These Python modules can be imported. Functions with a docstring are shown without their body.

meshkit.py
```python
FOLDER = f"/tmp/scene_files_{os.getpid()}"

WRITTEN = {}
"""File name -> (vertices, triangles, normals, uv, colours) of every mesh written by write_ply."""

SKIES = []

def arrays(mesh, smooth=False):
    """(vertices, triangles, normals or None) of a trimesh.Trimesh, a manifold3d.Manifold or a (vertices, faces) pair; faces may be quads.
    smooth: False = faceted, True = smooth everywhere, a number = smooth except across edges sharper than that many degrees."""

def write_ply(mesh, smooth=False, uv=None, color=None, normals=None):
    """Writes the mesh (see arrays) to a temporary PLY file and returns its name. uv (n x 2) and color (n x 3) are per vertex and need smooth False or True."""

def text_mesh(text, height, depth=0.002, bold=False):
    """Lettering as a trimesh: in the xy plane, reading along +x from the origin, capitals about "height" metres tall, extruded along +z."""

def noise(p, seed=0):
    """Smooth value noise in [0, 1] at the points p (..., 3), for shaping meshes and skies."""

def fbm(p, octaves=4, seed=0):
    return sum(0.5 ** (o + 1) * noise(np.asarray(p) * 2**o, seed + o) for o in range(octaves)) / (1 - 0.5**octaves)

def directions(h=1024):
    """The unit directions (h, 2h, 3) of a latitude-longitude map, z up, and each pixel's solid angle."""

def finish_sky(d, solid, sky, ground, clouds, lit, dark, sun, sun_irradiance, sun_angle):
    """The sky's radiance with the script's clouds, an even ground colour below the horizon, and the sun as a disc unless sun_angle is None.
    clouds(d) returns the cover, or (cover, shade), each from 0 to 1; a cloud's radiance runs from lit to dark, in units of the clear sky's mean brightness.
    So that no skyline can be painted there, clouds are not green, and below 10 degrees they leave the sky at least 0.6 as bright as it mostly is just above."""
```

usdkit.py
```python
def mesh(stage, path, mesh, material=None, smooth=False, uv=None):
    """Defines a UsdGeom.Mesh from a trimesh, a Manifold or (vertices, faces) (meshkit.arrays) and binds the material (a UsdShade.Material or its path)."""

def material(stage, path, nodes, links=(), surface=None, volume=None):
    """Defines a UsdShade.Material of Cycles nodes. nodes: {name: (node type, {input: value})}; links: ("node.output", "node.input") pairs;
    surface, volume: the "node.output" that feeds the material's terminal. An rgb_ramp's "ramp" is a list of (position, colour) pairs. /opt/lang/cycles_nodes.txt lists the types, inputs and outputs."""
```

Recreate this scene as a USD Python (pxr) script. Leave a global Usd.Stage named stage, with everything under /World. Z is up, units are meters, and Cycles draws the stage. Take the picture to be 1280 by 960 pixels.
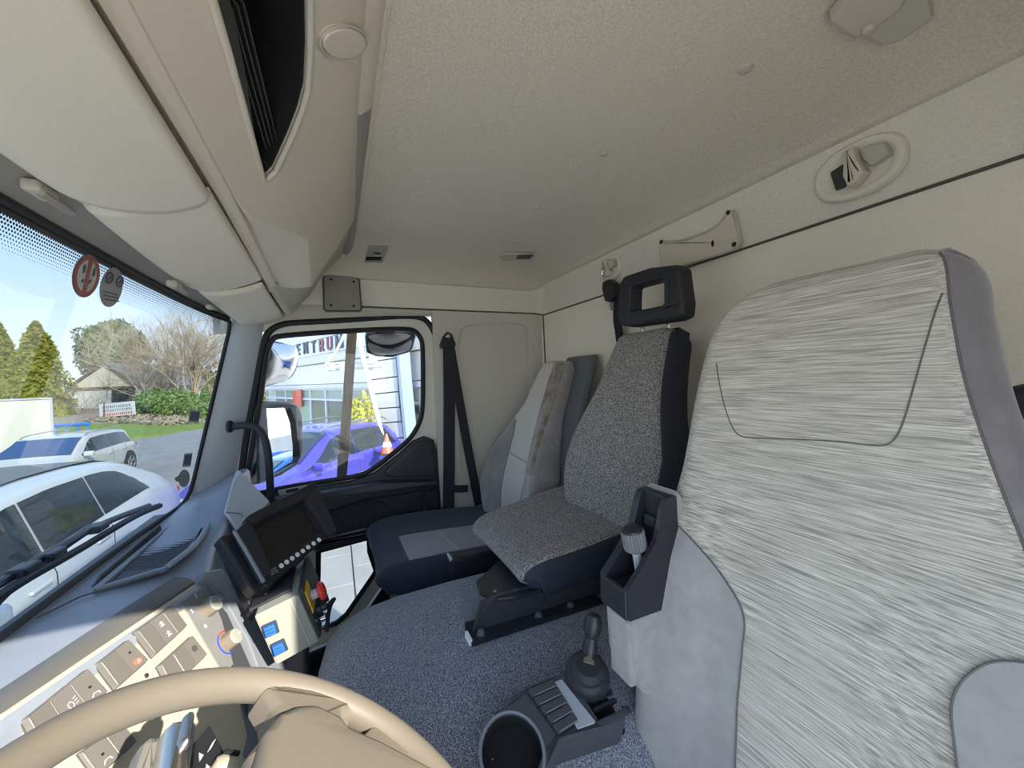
import math, random, numpy as np, trimesh, usdkit, meshkit
import manifold3d as m3, mapbox_earcut
import shapely.geometry as sg
from shapely import union_all
from pxr import Usd, UsdGeom, UsdLux, UsdShade, Gf, Sdf

stage = Usd.Stage.CreateInMemory()
UsdGeom.SetStageUpAxis(stage, 'Z')
UsdGeom.Xform.Define(stage, '/World')
UsdGeom.Scope.Define(stage, '/World/Looks')
rng = np.random.default_rng(7)
random.seed(7)

# ------------------------------------------------------------------ camera
# The eye is the origin: +x to the passenger door, +y to the windscreen, z up.
FPX = 490.0
ROLL, YAW = math.radians(2.0), math.radians(24.2)
PITCH = math.atan(math.tan(ROLL) * math.tan(YAW))
EXPOSURE = 1.02
FW = np.array([math.cos(PITCH) * math.cos(YAW), -math.cos(PITCH) * math.sin(YAW), -math.sin(PITCH)])
_r0 = np.array([-math.sin(YAW), -math.cos(YAW), 0.0]); _u0 = np.cross(_r0, FW)
RT = math.cos(ROLL) * _r0 - math.sin(ROLL) * _u0
UP = math.sin(ROLL) * _r0 + math.cos(ROLL) * _u0
cam = UsdGeom.Camera.Define(stage, '/World/camera')
cam.CreateHorizontalApertureAttr(36.0)
cam.CreateFocalLengthAttr(36.0 * FPX / 1280)
cam.CreateClippingRangeAttr(Gf.Vec2f(0.02, 2000))
cam.CreateExposureAttr(EXPOSURE)
cam.AddTransformOp().Set(Gf.Matrix4d(*RT, 0, *UP, 0, *(-FW), 0, 0, 0, 0, 1))

# ------------------------------------------------------------------ sky and sun
SUN = np.array([1.0, 0.45, -0.60]); SUN /= np.linalg.norm(SUN)      # the way the sunlight travels
SKY_STRENGTH, SUN_STRENGTH = 2.0, 1.5
sky_mat = usdkit.material(stage, '/World/Looks/sky', {
    'tc': ('texture_coordinate', {}), 'sp': ('separate_xyz', {}),
    'rp': ('rgb_ramp', {'ramp': [(0, (.76, .79, .80)), (.08, (.66, .74, .82)), (.25, (.42, .58, .80)), (.5, (.30, .45, .70)), (1, (.24, .36, .58))]}),
    'bg': ('background_shader', {'strength': SKY_STRENGTH})},
    [('tc.generated', 'sp.vector'), ('sp.z', 'rp.fac'), ('rp.color', 'bg.color')], surface='bg.background')
dome = UsdLux.DomeLight.Define(stage, '/World/sky')
dome.CreateIntensityAttr(1.0)
UsdShade.MaterialBindingAPI.Apply(dome.GetPrim()).Bind(sky_mat)
sun = UsdLux.DistantLight.Define(stage, '/World/sun')
sun.CreateIntensityAttr(SUN_STRENGTH); sun.CreateNormalizeAttr(True); sun.CreateAngleAttr(0.6); sun.CreateColorAttr(Gf.Vec3f(1.0, 0.93, 0.80))
_z = -SUN; _x = np.cross([0, 0, 1.0], _z); _x /= np.linalg.norm(_x); _y = np.cross(_z, _x)
sun.AddTransformOp().Set(Gf.Matrix4d(*_x, 0, *_y, 0, *_z, 0, 0, 0, 0, 1))
GROUND_Z = -2.25

# ------------------------------------------------------------------ rays of the photograph's camera
def ray(px, py): return FW + RT * (px - 640) / FPX - UP * (py - 480) / FPX
def at(px, py, **k):
    d = ray(px, py); (a, v), = k.items()
    return d * (v if a == 'd' else v / d['xyz'.index(a)])

def unit(v):
    v = np.asarray(v, float); return v / np.linalg.norm(v)

class Pl:
    """A plane with origin o, right u, up v, normal n (towards the cab's inside)."""
    def __init__(s, o, n, u=None, v=None):
        s.o = np.asarray(o, float); s.n = unit(n)
        if u is None:
            u = np.cross(v if v is not None else [0, 0, 1.0], s.n)
        s.u = unit(np.asarray(u, float) - s.n * np.dot(u, s.n)); s.v = np.cross(s.n, s.u)
    def px(s, pts):
        out = []
        for p in pts:
            d = ray(*p); q = d * (np.dot(s.o, s.n) / np.dot(d, s.n)) - s.o
            out.append((q @ s.u, q @ s.v))
        return np.array(out)
    def w(s, pts, h=0.0):
        pts = np.asarray(pts, float)
        return s.o + pts[..., :1] * s.u + pts[..., 1:2] * s.v + np.asarray(h)[..., None] * s.n
    def p(s, px, py, h=0.0): return s.w(s.px([(px, py)])[0], h)
    def up(s, h): return Pl(s.o + s.n * h, s.n, s.u)
def PX(x): return Pl((x, 0, 0), (-1, 0, 0))
def PY(y): return Pl((0, y, 0), (0, 1, 0))
def PZ(z): return Pl((0, 0, z), (0, 0, -1), u=(-1, 0, 0))
def P3(a, b, c):
    n = np.cross(np.subtract(b, a), np.subtract(c, a)); n = unit(n)
    if np.dot(n, a) > 0: n = -n
    return Pl(a, n, u=np.subtract(b, a))

# ------------------------------------------------------------------ meshes
def tri(v, f): return trimesh.Trimesh(np.asarray(v, float), np.asarray(f, int), process=False)
def cat(*ms):
    ms = [m for m in (x for y in ms for x in (y if isinstance(y, (list, tuple)) else [y]))]
    return trimesh.util.concatenate(ms)
def fixed(m):
    if m.volume < 0: m.invert()
    return m
def quads(nr, nc, wrap=False):
    i, j = np.meshgrid(np.arange(nr - 1), np.arange(nc if wrap else nc - 1), indexing='ij')
    a = i * nc + j; b = i * nc + (j + 1) % nc; c = (i + 1) * nc + (j + 1) % nc; d = (i + 1) * nc + j
    q = np.stack([a, b, c, d], -1).reshape(-1, 4)
    return np.vstack([q[:, [0, 1, 2]], q[:, [0, 2, 3]]])
def grid(P):
    """An open surface over an (r, c, 3) array."""
    P = np.asarray(P, float); return tri(P.reshape(-1, 3), quads(*P.shape[:2]))
def loft(rings, caps=True):
    P = np.asarray(rings, float); nr, nc = P.shape[:2]; v = P.reshape(-1, 3); f = quads(nr, nc, True)
    if caps:
        v = np.vstack([v, P[0].mean(0), P[-1].mean(0)]); k = np.arange(nc); k1 = (k + 1) % nc
        f = np.vstack([f, np.stack([k1, k, np.full(nc, nr * nc)], 1), np.stack([(nr - 1) * nc + k, (nr - 1) * nc + k1, np.full(nc, nr * nc + 1)], 1)])
    m = tri(v, f)
    return fixed(m) if caps else m
def thick(P, n, t):
    """A sheet of thickness t: grid points P, offset along n (vector or array)."""
    P = np.asarray(P, float); Q = P - np.asarray(n) * t; nr, nc = P.shape[:2]; N = nr * nc
    f = quads(nr, nc); g = f[:, ::-1] + N
    loop = [(0, j) for j in range(nc)] + [(i, nc - 1) for i in range(1, nr)] + [(nr - 1, j) for j in range(nc - 2, -1, -1)] + [(i, 0) for i in range(nr - 2, 0, -1)]
    e = np.array([i * nc + j for i, j in loop]); e1 = np.roll(e, -1)
    s = np.vstack([np.stack([e1, e, e + N], 1), np.stack([e1, e + N, e1 + N], 1)])
    return fixed(tri(np.vstack([P.reshape(-1, 3), Q.reshape(-1, 3)]), np.vstack([f, g, s])))
def smooth_path(pts, n=40, closed=False):
    from scipy.interpolate import CubicSpline
    p = np.asarray(pts, float)
    if closed: p = np.vstack([p, p[:1]])
    t = np.r_[0, np.cumsum(np.linalg.norm(np.diff(p, axis=0), axis=1) ** .5)]
    cs = CubicSpline(t, p, bc_type='periodic' if closed else 'natural')
    return cs(np.linspace(0, t[-1], n + 1)[:-1] if closed else np.linspace(0, t[-1], n))
def tube(path, r, n=8, closed=False, flat=None):
    """flat: (half width, half thickness, width direction) for a strap."""
    p = np.asarray(path, float)
    t = (np.roll(p, -1, 0) - np.roll(p, 1, 0)) if closed else np.gradient(p, axis=0)
    t /= np.linalg.norm(t, axis=1, keepdims=True) + 1e-12
    ang = np.arange(n) * 2 * np.pi / n; rings = []
    a = None; R = np.broadcast_to(r, (len(p),))
    for k in range(len(p)):
        ref = np.asarray(flat[2], float) if flat is not None else (a if a is not None else (np.array([0, 0, 1.0]) if abs(t[k][2]) < .9 else np.array([1.0, 0, 0])))
        a = unit(ref - t[k] * np.dot(ref, t[k])); b = np.cross(t[k], a)
        if flat is not None:
            c = np.array([(1, 1), (-1, 1), (-1, -1), (1, -1)])
            rings.append(p[k] + c[:, :1] * flat[0] * a + c[:, 1:] * flat[1] * b)
        else:
            rings.append(p[k] + R[k] * (np.cos(ang)[:, None] * a + np.sin(ang)[:, None] * b))
    if closed: return fixed(loft(rings + rings[:1], False))
    return loft(rings)
def lathe(c, axis, prof, n=24):
    """prof: (radius, height along axis) pairs."""
    ax = unit(axis); a = unit(np.cross(ax, [0, 0, 1.0] if abs(ax[2]) < .9 else [1.0, 0, 0])); b = np.cross(ax, a)
    th = np.arange(n) * 2 * np.pi / n; ring = np.cos(th)[:, None] * a + np.sin(th)[:, None] * b
    return loft([np.asarray(c) + r * ring + h * ax for r, h in prof])
def disc(c, axis, r, h, b=0.0, n=24):
    b = b or h * .3
    return lathe(c, axis, [(r, 0), (r, h - b), (r - .3 * b, h - .3 * b), (r - b, h)], n)
_sph = {}
def sphere_pts(r):
    if 0 not in _sph: _sph[0] = trimesh.creation.icosphere(1).vertices
    return _sph[0] * r
def rbox(c, size, r=.004, R=None):
    """A box with rounded edges; R: rows are the box's own x, y, z."""
    R = np.eye(3) if R is None else np.asarray(R); h = np.maximum(np.asarray(size, float) / 2 - r, 1e-4)
    pts = np.vstack([sphere_pts(r) + h * s for s in np.array(np.meshgrid([-1, 1], [-1, 1], [-1, 1])).T.reshape(-1, 3)])
    return trimesh.Trimesh(*[(lambda m: (m.vert_properties[:, :3], m.tri_verts))(m3.Manifold.hull_points(pts).to_mesh())][0], process=False).apply_transform(
        np.block([[R.T, np.asarray(c, float)[:, None]], [np.zeros((1, 3)), np.ones((1, 1))]]))
def box(c, size, R=None):
    R = np.eye(3) if R is None else np.asarray(R)
    m = trimesh.creation.box(size)
    return m.apply_transform(np.block([[R.T, np.asarray(c, float)[:, None]], [np.zeros((1, 3)), np.ones((1, 1))]]))
def hull(pts, r=0.0):
    pts = np.asarray(pts, float)
    if r: pts = np.vstack([sphere_pts(r) + p for p in pts])
    m = m3.Manifold.hull_points(pts).to_mesh()
    return tri(m.vert_properties[:, :3], m.tri_verts)
def _ring(r):
    r = np.asarray(r, float)
    return r[:-1] if np.allclose(r[0], r[-1]) else r
def _inset(r, b):
    """Moves a CCW ring inwards by b along its vertex normals."""
    e = np.roll(r, -1, 0) - r; e /= np.linalg.norm(e, axis=1, keepdims=True) + 1e-12
    n = np.stack([-e[:, 1], e[:, 0]], 1); m = n + np.roll(n, 1, 0); l = np.linalg.norm(m, axis=1, keepdims=True)
    m /= np.maximum(l, 1e-9); c = np.maximum((m * n).sum(1, keepdims=True), .35)
    return r + m * b / c
def rounded(pts, r, keep=0):
    g = sg.Polygon(pts).buffer(0)
    if r: g = g.buffer(-r, quad_segs=6).buffer(2 * r, quad_segs=6).buffer(-r, quad_segs=6)
    if g.geom_type != 'Polygon': g = max(g.geoms, key=lambda q: q.area)
    return g.simplify(r * .02 if r else 0)
def plate(pl, pts, h0, h1, bevel=.002, r=0.0, holes=(), hr=0.0):
    """A bevelled plate on plane pl between heights h0 and h1 (the bevel is on the h1 side); pts, holes in the plane's 2-D."""
    g = pts if isinstance(pts, sg.Polygon) else rounded(pts, r)
    for h in holes: g = g.difference(h if isinstance(h, sg.Polygon) else rounded(h, hr))
    if g.geom_type != 'Polygon': g = max(g.geoms, key=lambda q: q.area)
    g = sg.polygon.orient(g.simplify(1e-5))
    rings = [_ring(g.exterior.coords)] + [_ring(i.coords) for i in g.interiors]
    s = 1 if h1 >= h0 else -1; b = bevel
    lev = [(0, h0), (0, h1 - s * b), (.3 * b, h1 - s * .3 * b), (b, h1)] if b else [(0, h0), (0, h1)]
    V, Fc, base = [], [], 0; tops, bots = [], []
    for rg in rings:
        L = [_inset(rg, o) for o, _ in lev]; n = len(rg)
        for (o, h), q in zip(lev, L): V.append(pl.w(q, np.full(n, h)))
        Fc.append(quads(len(lev), n, True) + base)
        bots.append(np.arange(n) + base); tops.append(np.arange(n) + base + (len(lev) - 1) * n); base += len(lev) * n
    flat = np.vstack(rings); ends = np.cumsum([len(q) for q in rings]).astype(np.uint32)
    t = mapbox_earcut.triangulate_float64(flat, ends).reshape(-1, 3)
    Fc += [np.concatenate(tops)[t], np.concatenate(bots)[t][:, ::-1]]
    return fixed(tri(np.vstack(V), np.vstack(Fc)))
def pxplate(pl, pxs, h0, h1, bevel=.002, r=0.0, holes=(), hr=0.0):
    return plate(pl, pl.px(pxs), h0, h1, bevel, r, [pl.px(h) for h in holes], hr)
def pxtube(pl, pxs, r, h=0.0, n=40, closed=False, smooth=True, sides=6):
    q = pl.px(pxs)
    q = smooth_path(q, n, closed) if smooth else q
    return tube(pl.w(q, np.full(len(q), h)), r, sides, closed)
def ring2(a, b, n=32, c=(0, 0), p=2.0):
    t = np.arange(n) * 2 * np.pi / n
    return np.stack([c[0] + a * np.sign(np.cos(t)) * np.abs(np.cos(t)) ** (2 / p), c[1] + b * np.sign(np.sin(t)) * np.abs(np.sin(t)) ** (2 / p)], 1)
def man(m):
    v, f = np.asarray(m.vertices, np.float32), np.asarray(m.faces, np.uint32)
    mm = trimesh.Trimesh(v, f, process=True); mm.merge_vertices()
    return m3.Manifold(m3.Mesh(np.asarray(mm.vertices, np.float32), np.asarray(mm.faces, np.uint32)))
def unman(m):
    q = m.to_mesh(); return tri(q.vert_properties[:, :3], q.tri_verts)
def minus(a, *bs):
    A = man(a)
    for b in bs: A = A - man(b)
    return unman(A)

class Pad:
    """An upholstered pad. C: spine of its front surface, A: across, N: outwards. wl / wr: half widths towards -A and +A, th: thickness,
    r: edge rounding, h(u, s): extra height of the front, end: rounding length at the two ends (s = 0, s = 1)."""
    def __init__(s, C, A, N0, wl, wr, th, r=.03, h=None, end=(.03, .03), ns=40, nu=36):
        s.t = np.linspace(0, 1, len(C)); s.C = smooth_path(C, 120); s.A = unit(A); s.N0 = np.asarray(N0, float)
        s.wl, s.wr, s.th, s.r, s.h, s.end = wl, wr, th, r, h or (lambda u, q: 0 * u), end
        d = np.r_[0, np.cumsum(np.linalg.norm(np.diff(s.C, axis=0), axis=1))]; s.L = d[-1]; s.q = d / d[-1]
        T = np.gradient(s.C, axis=0); N = np.cross(T, s.A); N /= np.linalg.norm(N, axis=1, keepdims=True)
        s.N = N * np.sign((N @ s.N0).sum()); s.ns, s.nu = ns, nu
    def _i(s, arr, q): return np.stack([np.interp(q, s.q, arr[:, k]) for k in range(3)], -1)
    def _v(s, val, q): return np.interp(q, np.linspace(0, 1, len(val)), val) if np.ndim(val) else np.full(np.shape(q), float(val))
    def drop(s, u, q):
        """How far the front falls back by edge rounding, 0..r."""
        wl, wr = s._v(s.wl, q), s._v(s.wr, q); r = s._v(s.r, q)
        du = np.where(u >= 0, (1 - u) * wr, (1 + u) * wl)
        k = np.clip(1 - du / r, 0, 1)
        for e, dist in ((s.end[0], q * s.L), (s.end[1], (1 - q) * s.L)):
            if e: k = np.sqrt(np.clip(k ** 2 + np.clip(1 - dist / e, 0, 1) ** 2, 0, 1))
        return r * (1 - np.sqrt(np.maximum(1 - k ** 2, 0)))
    def front(s, u, q, off=0.0):
        u, q = np.broadcast_arrays(np.asarray(u, float), np.asarray(q, float))
        x = np.where(u >= 0, u * s._v(s.wr, q), u * s._v(s.wl, q))
        return s._i(s.C, q) + x[..., None] * s.A + (s.h(u, q) - s.drop(u, q) + off)[..., None] * s._i(s.N, q)
    def back(s, u, q):
        u, q = np.broadcast_arrays(np.asarray(u, float), np.asarray(q, float))
        x = np.where(u >= 0, u * s._v(s.wr, q), u * s._v(s.wl, q))
        return s._i(s.C, q) + x[..., None] * s.A + (np.minimum(s.drop(u, q), s._v(s.th, q) * .5) - s._v(s.th, q))[..., None] * s._i(s.N, q)
    def body(s):
        k = np.linspace(-1, 1, s.nu); u = np.sin(k * np.pi / 2) * .55 + k * .45
        q0 = np.linspace(0, 1, s.ns); q = .5 - .5 * np.cos(q0 * np.pi); q = .5 * q + .5 * q0
        U, Q = np.meshgrid(u, q); F, B = s.front(U, Q), s.back(U, Q)
        nr, nc = U.shape; N = nr * nc; f = quads(nr, nc)
        loop = [(0, j) for j in range(nc)] + [(i, nc - 1) for i in range(1, nr)] + [(nr - 1, j) for j in range(nc - 2, -1, -1)] + [(i, 0) for i in range(nr - 2, 0, -1)]
        e = np.array([i * nc + j for i, j in loop]); e1 = np.roll(e, -1)
        sd = np.vstack([np.stack([e1, e, e + N], 1), np.stack([e1, e + N, e1 + N], 1)])
        return fixed(tri(np.vstack([F.reshape(-1, 3), B.reshape(-1, 3)]), np.vstack([f, f[:, ::-1] + N, sd])))
    def panel(s, ua, ub, q0=0.0, q1=1.0, off=.003, n=40, m=30):
        """A cover panel just proud of the front between u = ua(q) and ub(q), from q0 to q1 (numbers or functions of the fraction across)."""
        a = np.linspace(0, 1, m); b = np.linspace(0, 1, n)[:, None]
        f0 = q0(a) if callable(q0) else q0; f1 = q1(a) if callable(q1) else q1
        Q = f0 + (f1 - f0) * b + 0 * a; ua = ua(Q) if callable(ua) else ua; ub = ub(Q) if callable(ub) else ub
        P = s.front(ua + (ub - ua) * a, Q, off)
        return thick(P, s._i(s.N, Q), off + .004)
    def seam(s, pts, r=.0015, off=.003, n=40):
        p = smooth_path(np.asarray(pts, float), n); p = np.clip(p, [-1, 0], [1, 1])
        return tube(s.front(p[:, 0], p[:, 1], off), r, 5)

# ------------------------------------------------------------------ materials
_mats = {}
def mat(name, col, rough=.5, spec=.5, metal=0.0, noise=None, bump=None, coat=0.0, sheen=0.0, stretch=None, emit=0.0, rot=None, clean=True):
    """noise: (scale, colour 2, low, high, detail) mixes a second colour in; bump: (scale, strength, distance, kind); stretch: scales of the coordinates."""
    if name in _mats: return _mats[name]
    N = {'p': ('principled_bsdf', {'base_color': col, 'roughness': rough, 'specular_ior_level': spec, 'metallic': metal, 'coat_weight': coat, 'sheen_weight': sheen})}
    L = []
    if emit: N['p'][1].update(emission_color=col, emission_strength=emit)
    if noise or bump:
        N['tc'] = ('texture_coordinate', {}); src = 'tc.object'
        if stretch or rot:
            N['mp'] = ('mapping', {'scale': stretch or (1, 1, 1), 'rotation': rot or (0, 0, 0)}); L.append((src, 'mp.vector')); src = 'mp.vector'
    if noise:
        sc, c2, lo, hi, det = noise
        N['nz'] = ('noise_texture', {'scale': sc, 'detail': det}); L.append((src, 'nz.vector'))
        N['rp'] = ('rgb_ramp', {'ramp': [(0, col), (lo, col), (hi, c2), (1, c2)]}); L += [('nz.fac', 'rp.fac'), ('rp.color', 'p.base_color')]
    if bump:
        sc, st, di, kind = bump
        if kind == 'voronoi': N['bz'] = ('voronoi_texture', {'scale': sc}); o = 'bz.distance'
        elif kind == 'wave': N['bz'] = ('wave_texture', {'scale': sc, 'bands_direction': 'x'}); o = 'bz.fac'
        else: N['bz'] = ('noise_texture', {'scale': sc, 'detail': 2.0}); o = 'bz.fac'
        N['bm'] = ('bump', {'strength': st, 'distance': di})
        L += [('tc.object' if kind == 'voronoi' and not stretch else src, 'bz.vector'), (o, 'bm.height'), ('bm.normal', 'p.normal')]
    _mats[name] = usdkit.material(stage, '/World/Looks/' + name, N, L, surface='p.BSDF')
    return _mats[name]

def pane(name, tint, gloss=(1, 1, 1), rough=0.0, ior=1.45):
    if name not in _mats:
        _mats[name] = usdkit.material(stage, '/World/Looks/' + name, {
            't': ('transparent_bsdf', {'color': tint}), 'g': ('glossy_bsdf', {'color': gloss, 'roughness': rough}),
            'f': ('fresnel', {'IOR': ior}), 'm': ('mix_closure', {})},
            [('f.fac', 'm.fac'), ('t.BSDF', 'm.closure1'), ('g.BSDF', 'm.closure2')], surface='m.closure')
    return _mats[name]

def leaf(name, col, col2, scale=9.0, tr=.35):
    if name not in _mats:
        _mats[name] = usdkit.material(stage, '/World/Looks/' + name, {
            'tc': ('texture_coordinate', {}), 'nz': ('noise_texture', {'scale': scale, 'detail': 3.0}),
            'rp': ('rgb_ramp', {'ramp': [(0, col), (.4, col), (.62, col2), (1, col2)]}),
            'd': ('diffuse_bsdf', {}), 't': ('translucent_bsdf', {}), 'm': ('mix_closure', {'fac': tr})},
            [('tc.object', 'nz.vector'), ('nz.fac', 'rp.fac'), ('rp.color', 'd.color'), ('rp.color', 't.color'),
             ('d.BSDF', 'm.closure1'), ('t.BSDF', 'm.closure2')], surface='m.closure')
    return _mats[name]

def two_noise(name, ca, cb, cc, s1, s2, stretch=(1, 1, 1), rough=.9, bump=.25, dist=.001, sheen=.2, lo=.36, hi=.62, det=4.0, mixlo=.35, mixhi=.7, mix=.6, rot=None):
    """A woven cloth: fine threads (s1, stretched) between ca and cb, large soft wear (s2) towards cc."""
    if name not in _mats:
        _mats[name] = usdkit.material(stage, '/World/Looks/' + name, {
            'tc': ('texture_coordinate', {}), 'mp': ('mapping', {'scale': stretch, 'rotation': rot or (0, 0, 0)}),
            'n1': ('noise_texture', {'scale': s1, 'detail': det, 'roughness': .6}), 'n2': ('noise_texture', {'scale': s2, 'detail': 2.0}),
            'r1': ('rgb_ramp', {'ramp': [(0, ca), (lo, ca), (hi, cb), (1, cb)]}),
            'r2': ('rgb_ramp', {'ramp': [(0, (0, 0, 0)), (mixlo, (0, 0, 0)), (mixhi, (mix, mix, mix)), (1, (mix, mix, mix))]}),
            'mx': ('mix', {'color2': cc}), 'bm': ('bump', {'strength': bump, 'distance': dist}),
            'p': ('principled_bsdf', {'roughness': rough, 'specular_ior_level': .2, 'sheen_weight': sheen})},
            [('tc.object', 'mp.vector'), ('mp.vector', 'n1.vector'), ('tc.object', 'n2.vector'), ('n1.fac', 'r1.fac'), ('n2.fac', 'r2.fac'),
             ('r2.color', 'mx.fac'), ('r1.color', 'mx.color1'), ('mx.color', 'p.base_color'), ('n1.fac', 'bm.height'), ('bm.normal', 'p.normal')], surface='p.BSDF')
    return _mats[name]

M = {}
M['headliner'] = two_noise('headliner_cloth', (.60, .53, .42), (.72, .645, .52), (.64, .57, .455), 260, 2.2, bump=.5, dist=.002, lo=.40, hi=.60, mix=.4)
M['wallcloth'] = two_noise('wall_cloth', (.85, .77, .63), (.92, .85, .715), (.88, .81, .67), 330, 2.0, bump=.3, dist=.0012, lo=.4, hi=.6, mix=.35)
M['wallband'] = two_noise('band_cloth', (.74, .675, .56), (.84, .775, .65), (.78, .715, .60), 260, 2.2, bump=.4, dist=.0015, lo=.4, hi=.6, mix=.4)
M['sidecloth'] = two_noise('side_trim_cloth', (.58, .545, .465), (.64, .605, .52), (.61, .575, .495), 300, 2.0, bump=.15, dist=.001, mix=.3)
M['seamdark'] = mat('seam_dark', (.10, .09, .075), .9)
M['beige'] = mat('beige_plastic', (.68, .60, .48), .5, .35, bump=(420, .10, .0008, 'noise'))
M['beige_vinyl'] = mat('beige_vinyl', (.76, .69, .565), .55, .35, bump=(190, .14, .001, 'voronoi'))
M['beige_dk'] = mat('beige_fitting_plastic', (.52, .475, .39), .55)
M['greige'] = mat('grey_beige_plastic', (.33, .30, .265), .5)
M['compart'] = mat('compartment_black', (.018, .017, .016), .65)
M['compart2'] = mat('compartment_grey', (.042, .040, .037), .5)
M['pillar'] = mat('pillar_plastic', (.42, .43, .43), .55, .4, bump=(350, .08, .0006, 'noise'))
M['rubber'] = mat('rubber_black', (.012, .012, .013), .6)
M['frit'] = mat('frit_black', (.008, .008, .009), .4)
M['cabpaint'] = mat('cab_paint_white', (.70, .67, .59), .3, .5, coat=.3)
M['dash'] = mat('dash_plastic', (.19, .205, .235), .42, .5, bump=(450, .12, .0008, 'noise'))
M['dashtop'] = mat('dash_top_plastic', (.25, .28, .335), .42, .55, bump=(450, .12, .0008, 'noise'))
M['dashdk'] = mat('dash_dark_plastic', (.055, .057, .065), .45, .5, bump=(450, .10, .0008, 'noise'))
M['roll'] = mat('dash_edge_plastic', (.115, .112, .105), .5, .5, bump=(450, .2, .001, 'noise'))
M['mat'] = mat('ribbed_mat', (.055, .06, .07), .6)
M['cream'] = mat('cream_panel', (.50, .46, .345), .45, .4)
M['switch'] = mat('switch_grey', (.145, .135, .125), .45)
M['switch_dk'] = mat('switch_edge', (.08, .075, .07), .5)
M['white'] = mat('print_white', (.82, .82, .80), .5)
M['heaterplate'] = mat('heater_plate', (.20, .20, .20), .45)
M['lightgrey'] = mat('light_grey_plastic', (.46, .47, .48), .45)
M['knob'] = mat('knob_taupe', (.20, .17, .13), .4)
M['knobtop'] = mat('knob_top', (.34, .34, .31), .35)
M['red'] = mat('red_plastic', (.70, .04, .03), .35)
M['orange'] = mat('switch_orange', (.75, .16, .09), .4)
M['blueprint'] = mat('blue_print', (.03, .05, .55), .5)
M['black'] = mat('black_plastic', (.016, .017, .020), .38, .5)
M['blacksoft'] = mat('black_soft_plastic', (.022, .023, .027), .55, .45, bump=(500, .15, .0008, 'noise'))
M['screen'] = mat('screen_glass', (.012, .011, .011), .08, .5)
M['doorblack'] = mat('door_panel_black', (.017, .018, .023), .45, .5, bump=(500, .12, .0008, 'noise'))
M['doorcloth'] = mat('door_insert', (.022, .023, .028), .8)
M['boxgrey'] = mat('control_box_paint', (.29, .295, .255), .45, .4)
M['yellow'] = mat('yellow_plate', (.75, .48, .03), .5)
M['blueled'] = mat('blue_switch', (.02, .13, .72), .35)
M['blueedge'] = mat('blue_switch_frame', (.03, .04, .07), .4)
M['wheel'] = mat('wheel_beige', (.17, .146, .115), .5, .4, bump=(330, .10, .0008, 'noise'))
M['wheeldk'] = mat('wheel_insert', (.21, .19, .16), .45)
M['silver'] = mat('silver_metal', (.62, .61, .58), .3, .5, 1.0)
M['chrome'] = mat('chrome', (.75, .75, .75), .12, .5, 1.0)
M['steel'] = mat('dull_steel', (.35, .35, .35), .4, .5, 1.0)
M['streak'] = two_noise('streaked_seat_cloth', (.235, .212, .178), (.72, .66, .565), (.43, .39, .335), 20, 5.0, stretch=(.8, 16.0, 36.0), bump=.3, dist=.0008, lo=.36, hi=.66, det=5.0, mixlo=.42, mixhi=.75, mix=.45)
M['suede'] = two_noise('grey_suede', (.30, .275, .265), (.355, .33, .32), (.22, .195, .18), 60, 7.0, bump=.06, dist=.001, sheen=.5, lo=.3, hi=.7, mixlo=.50, mixhi=.68, mix=.5)
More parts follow.
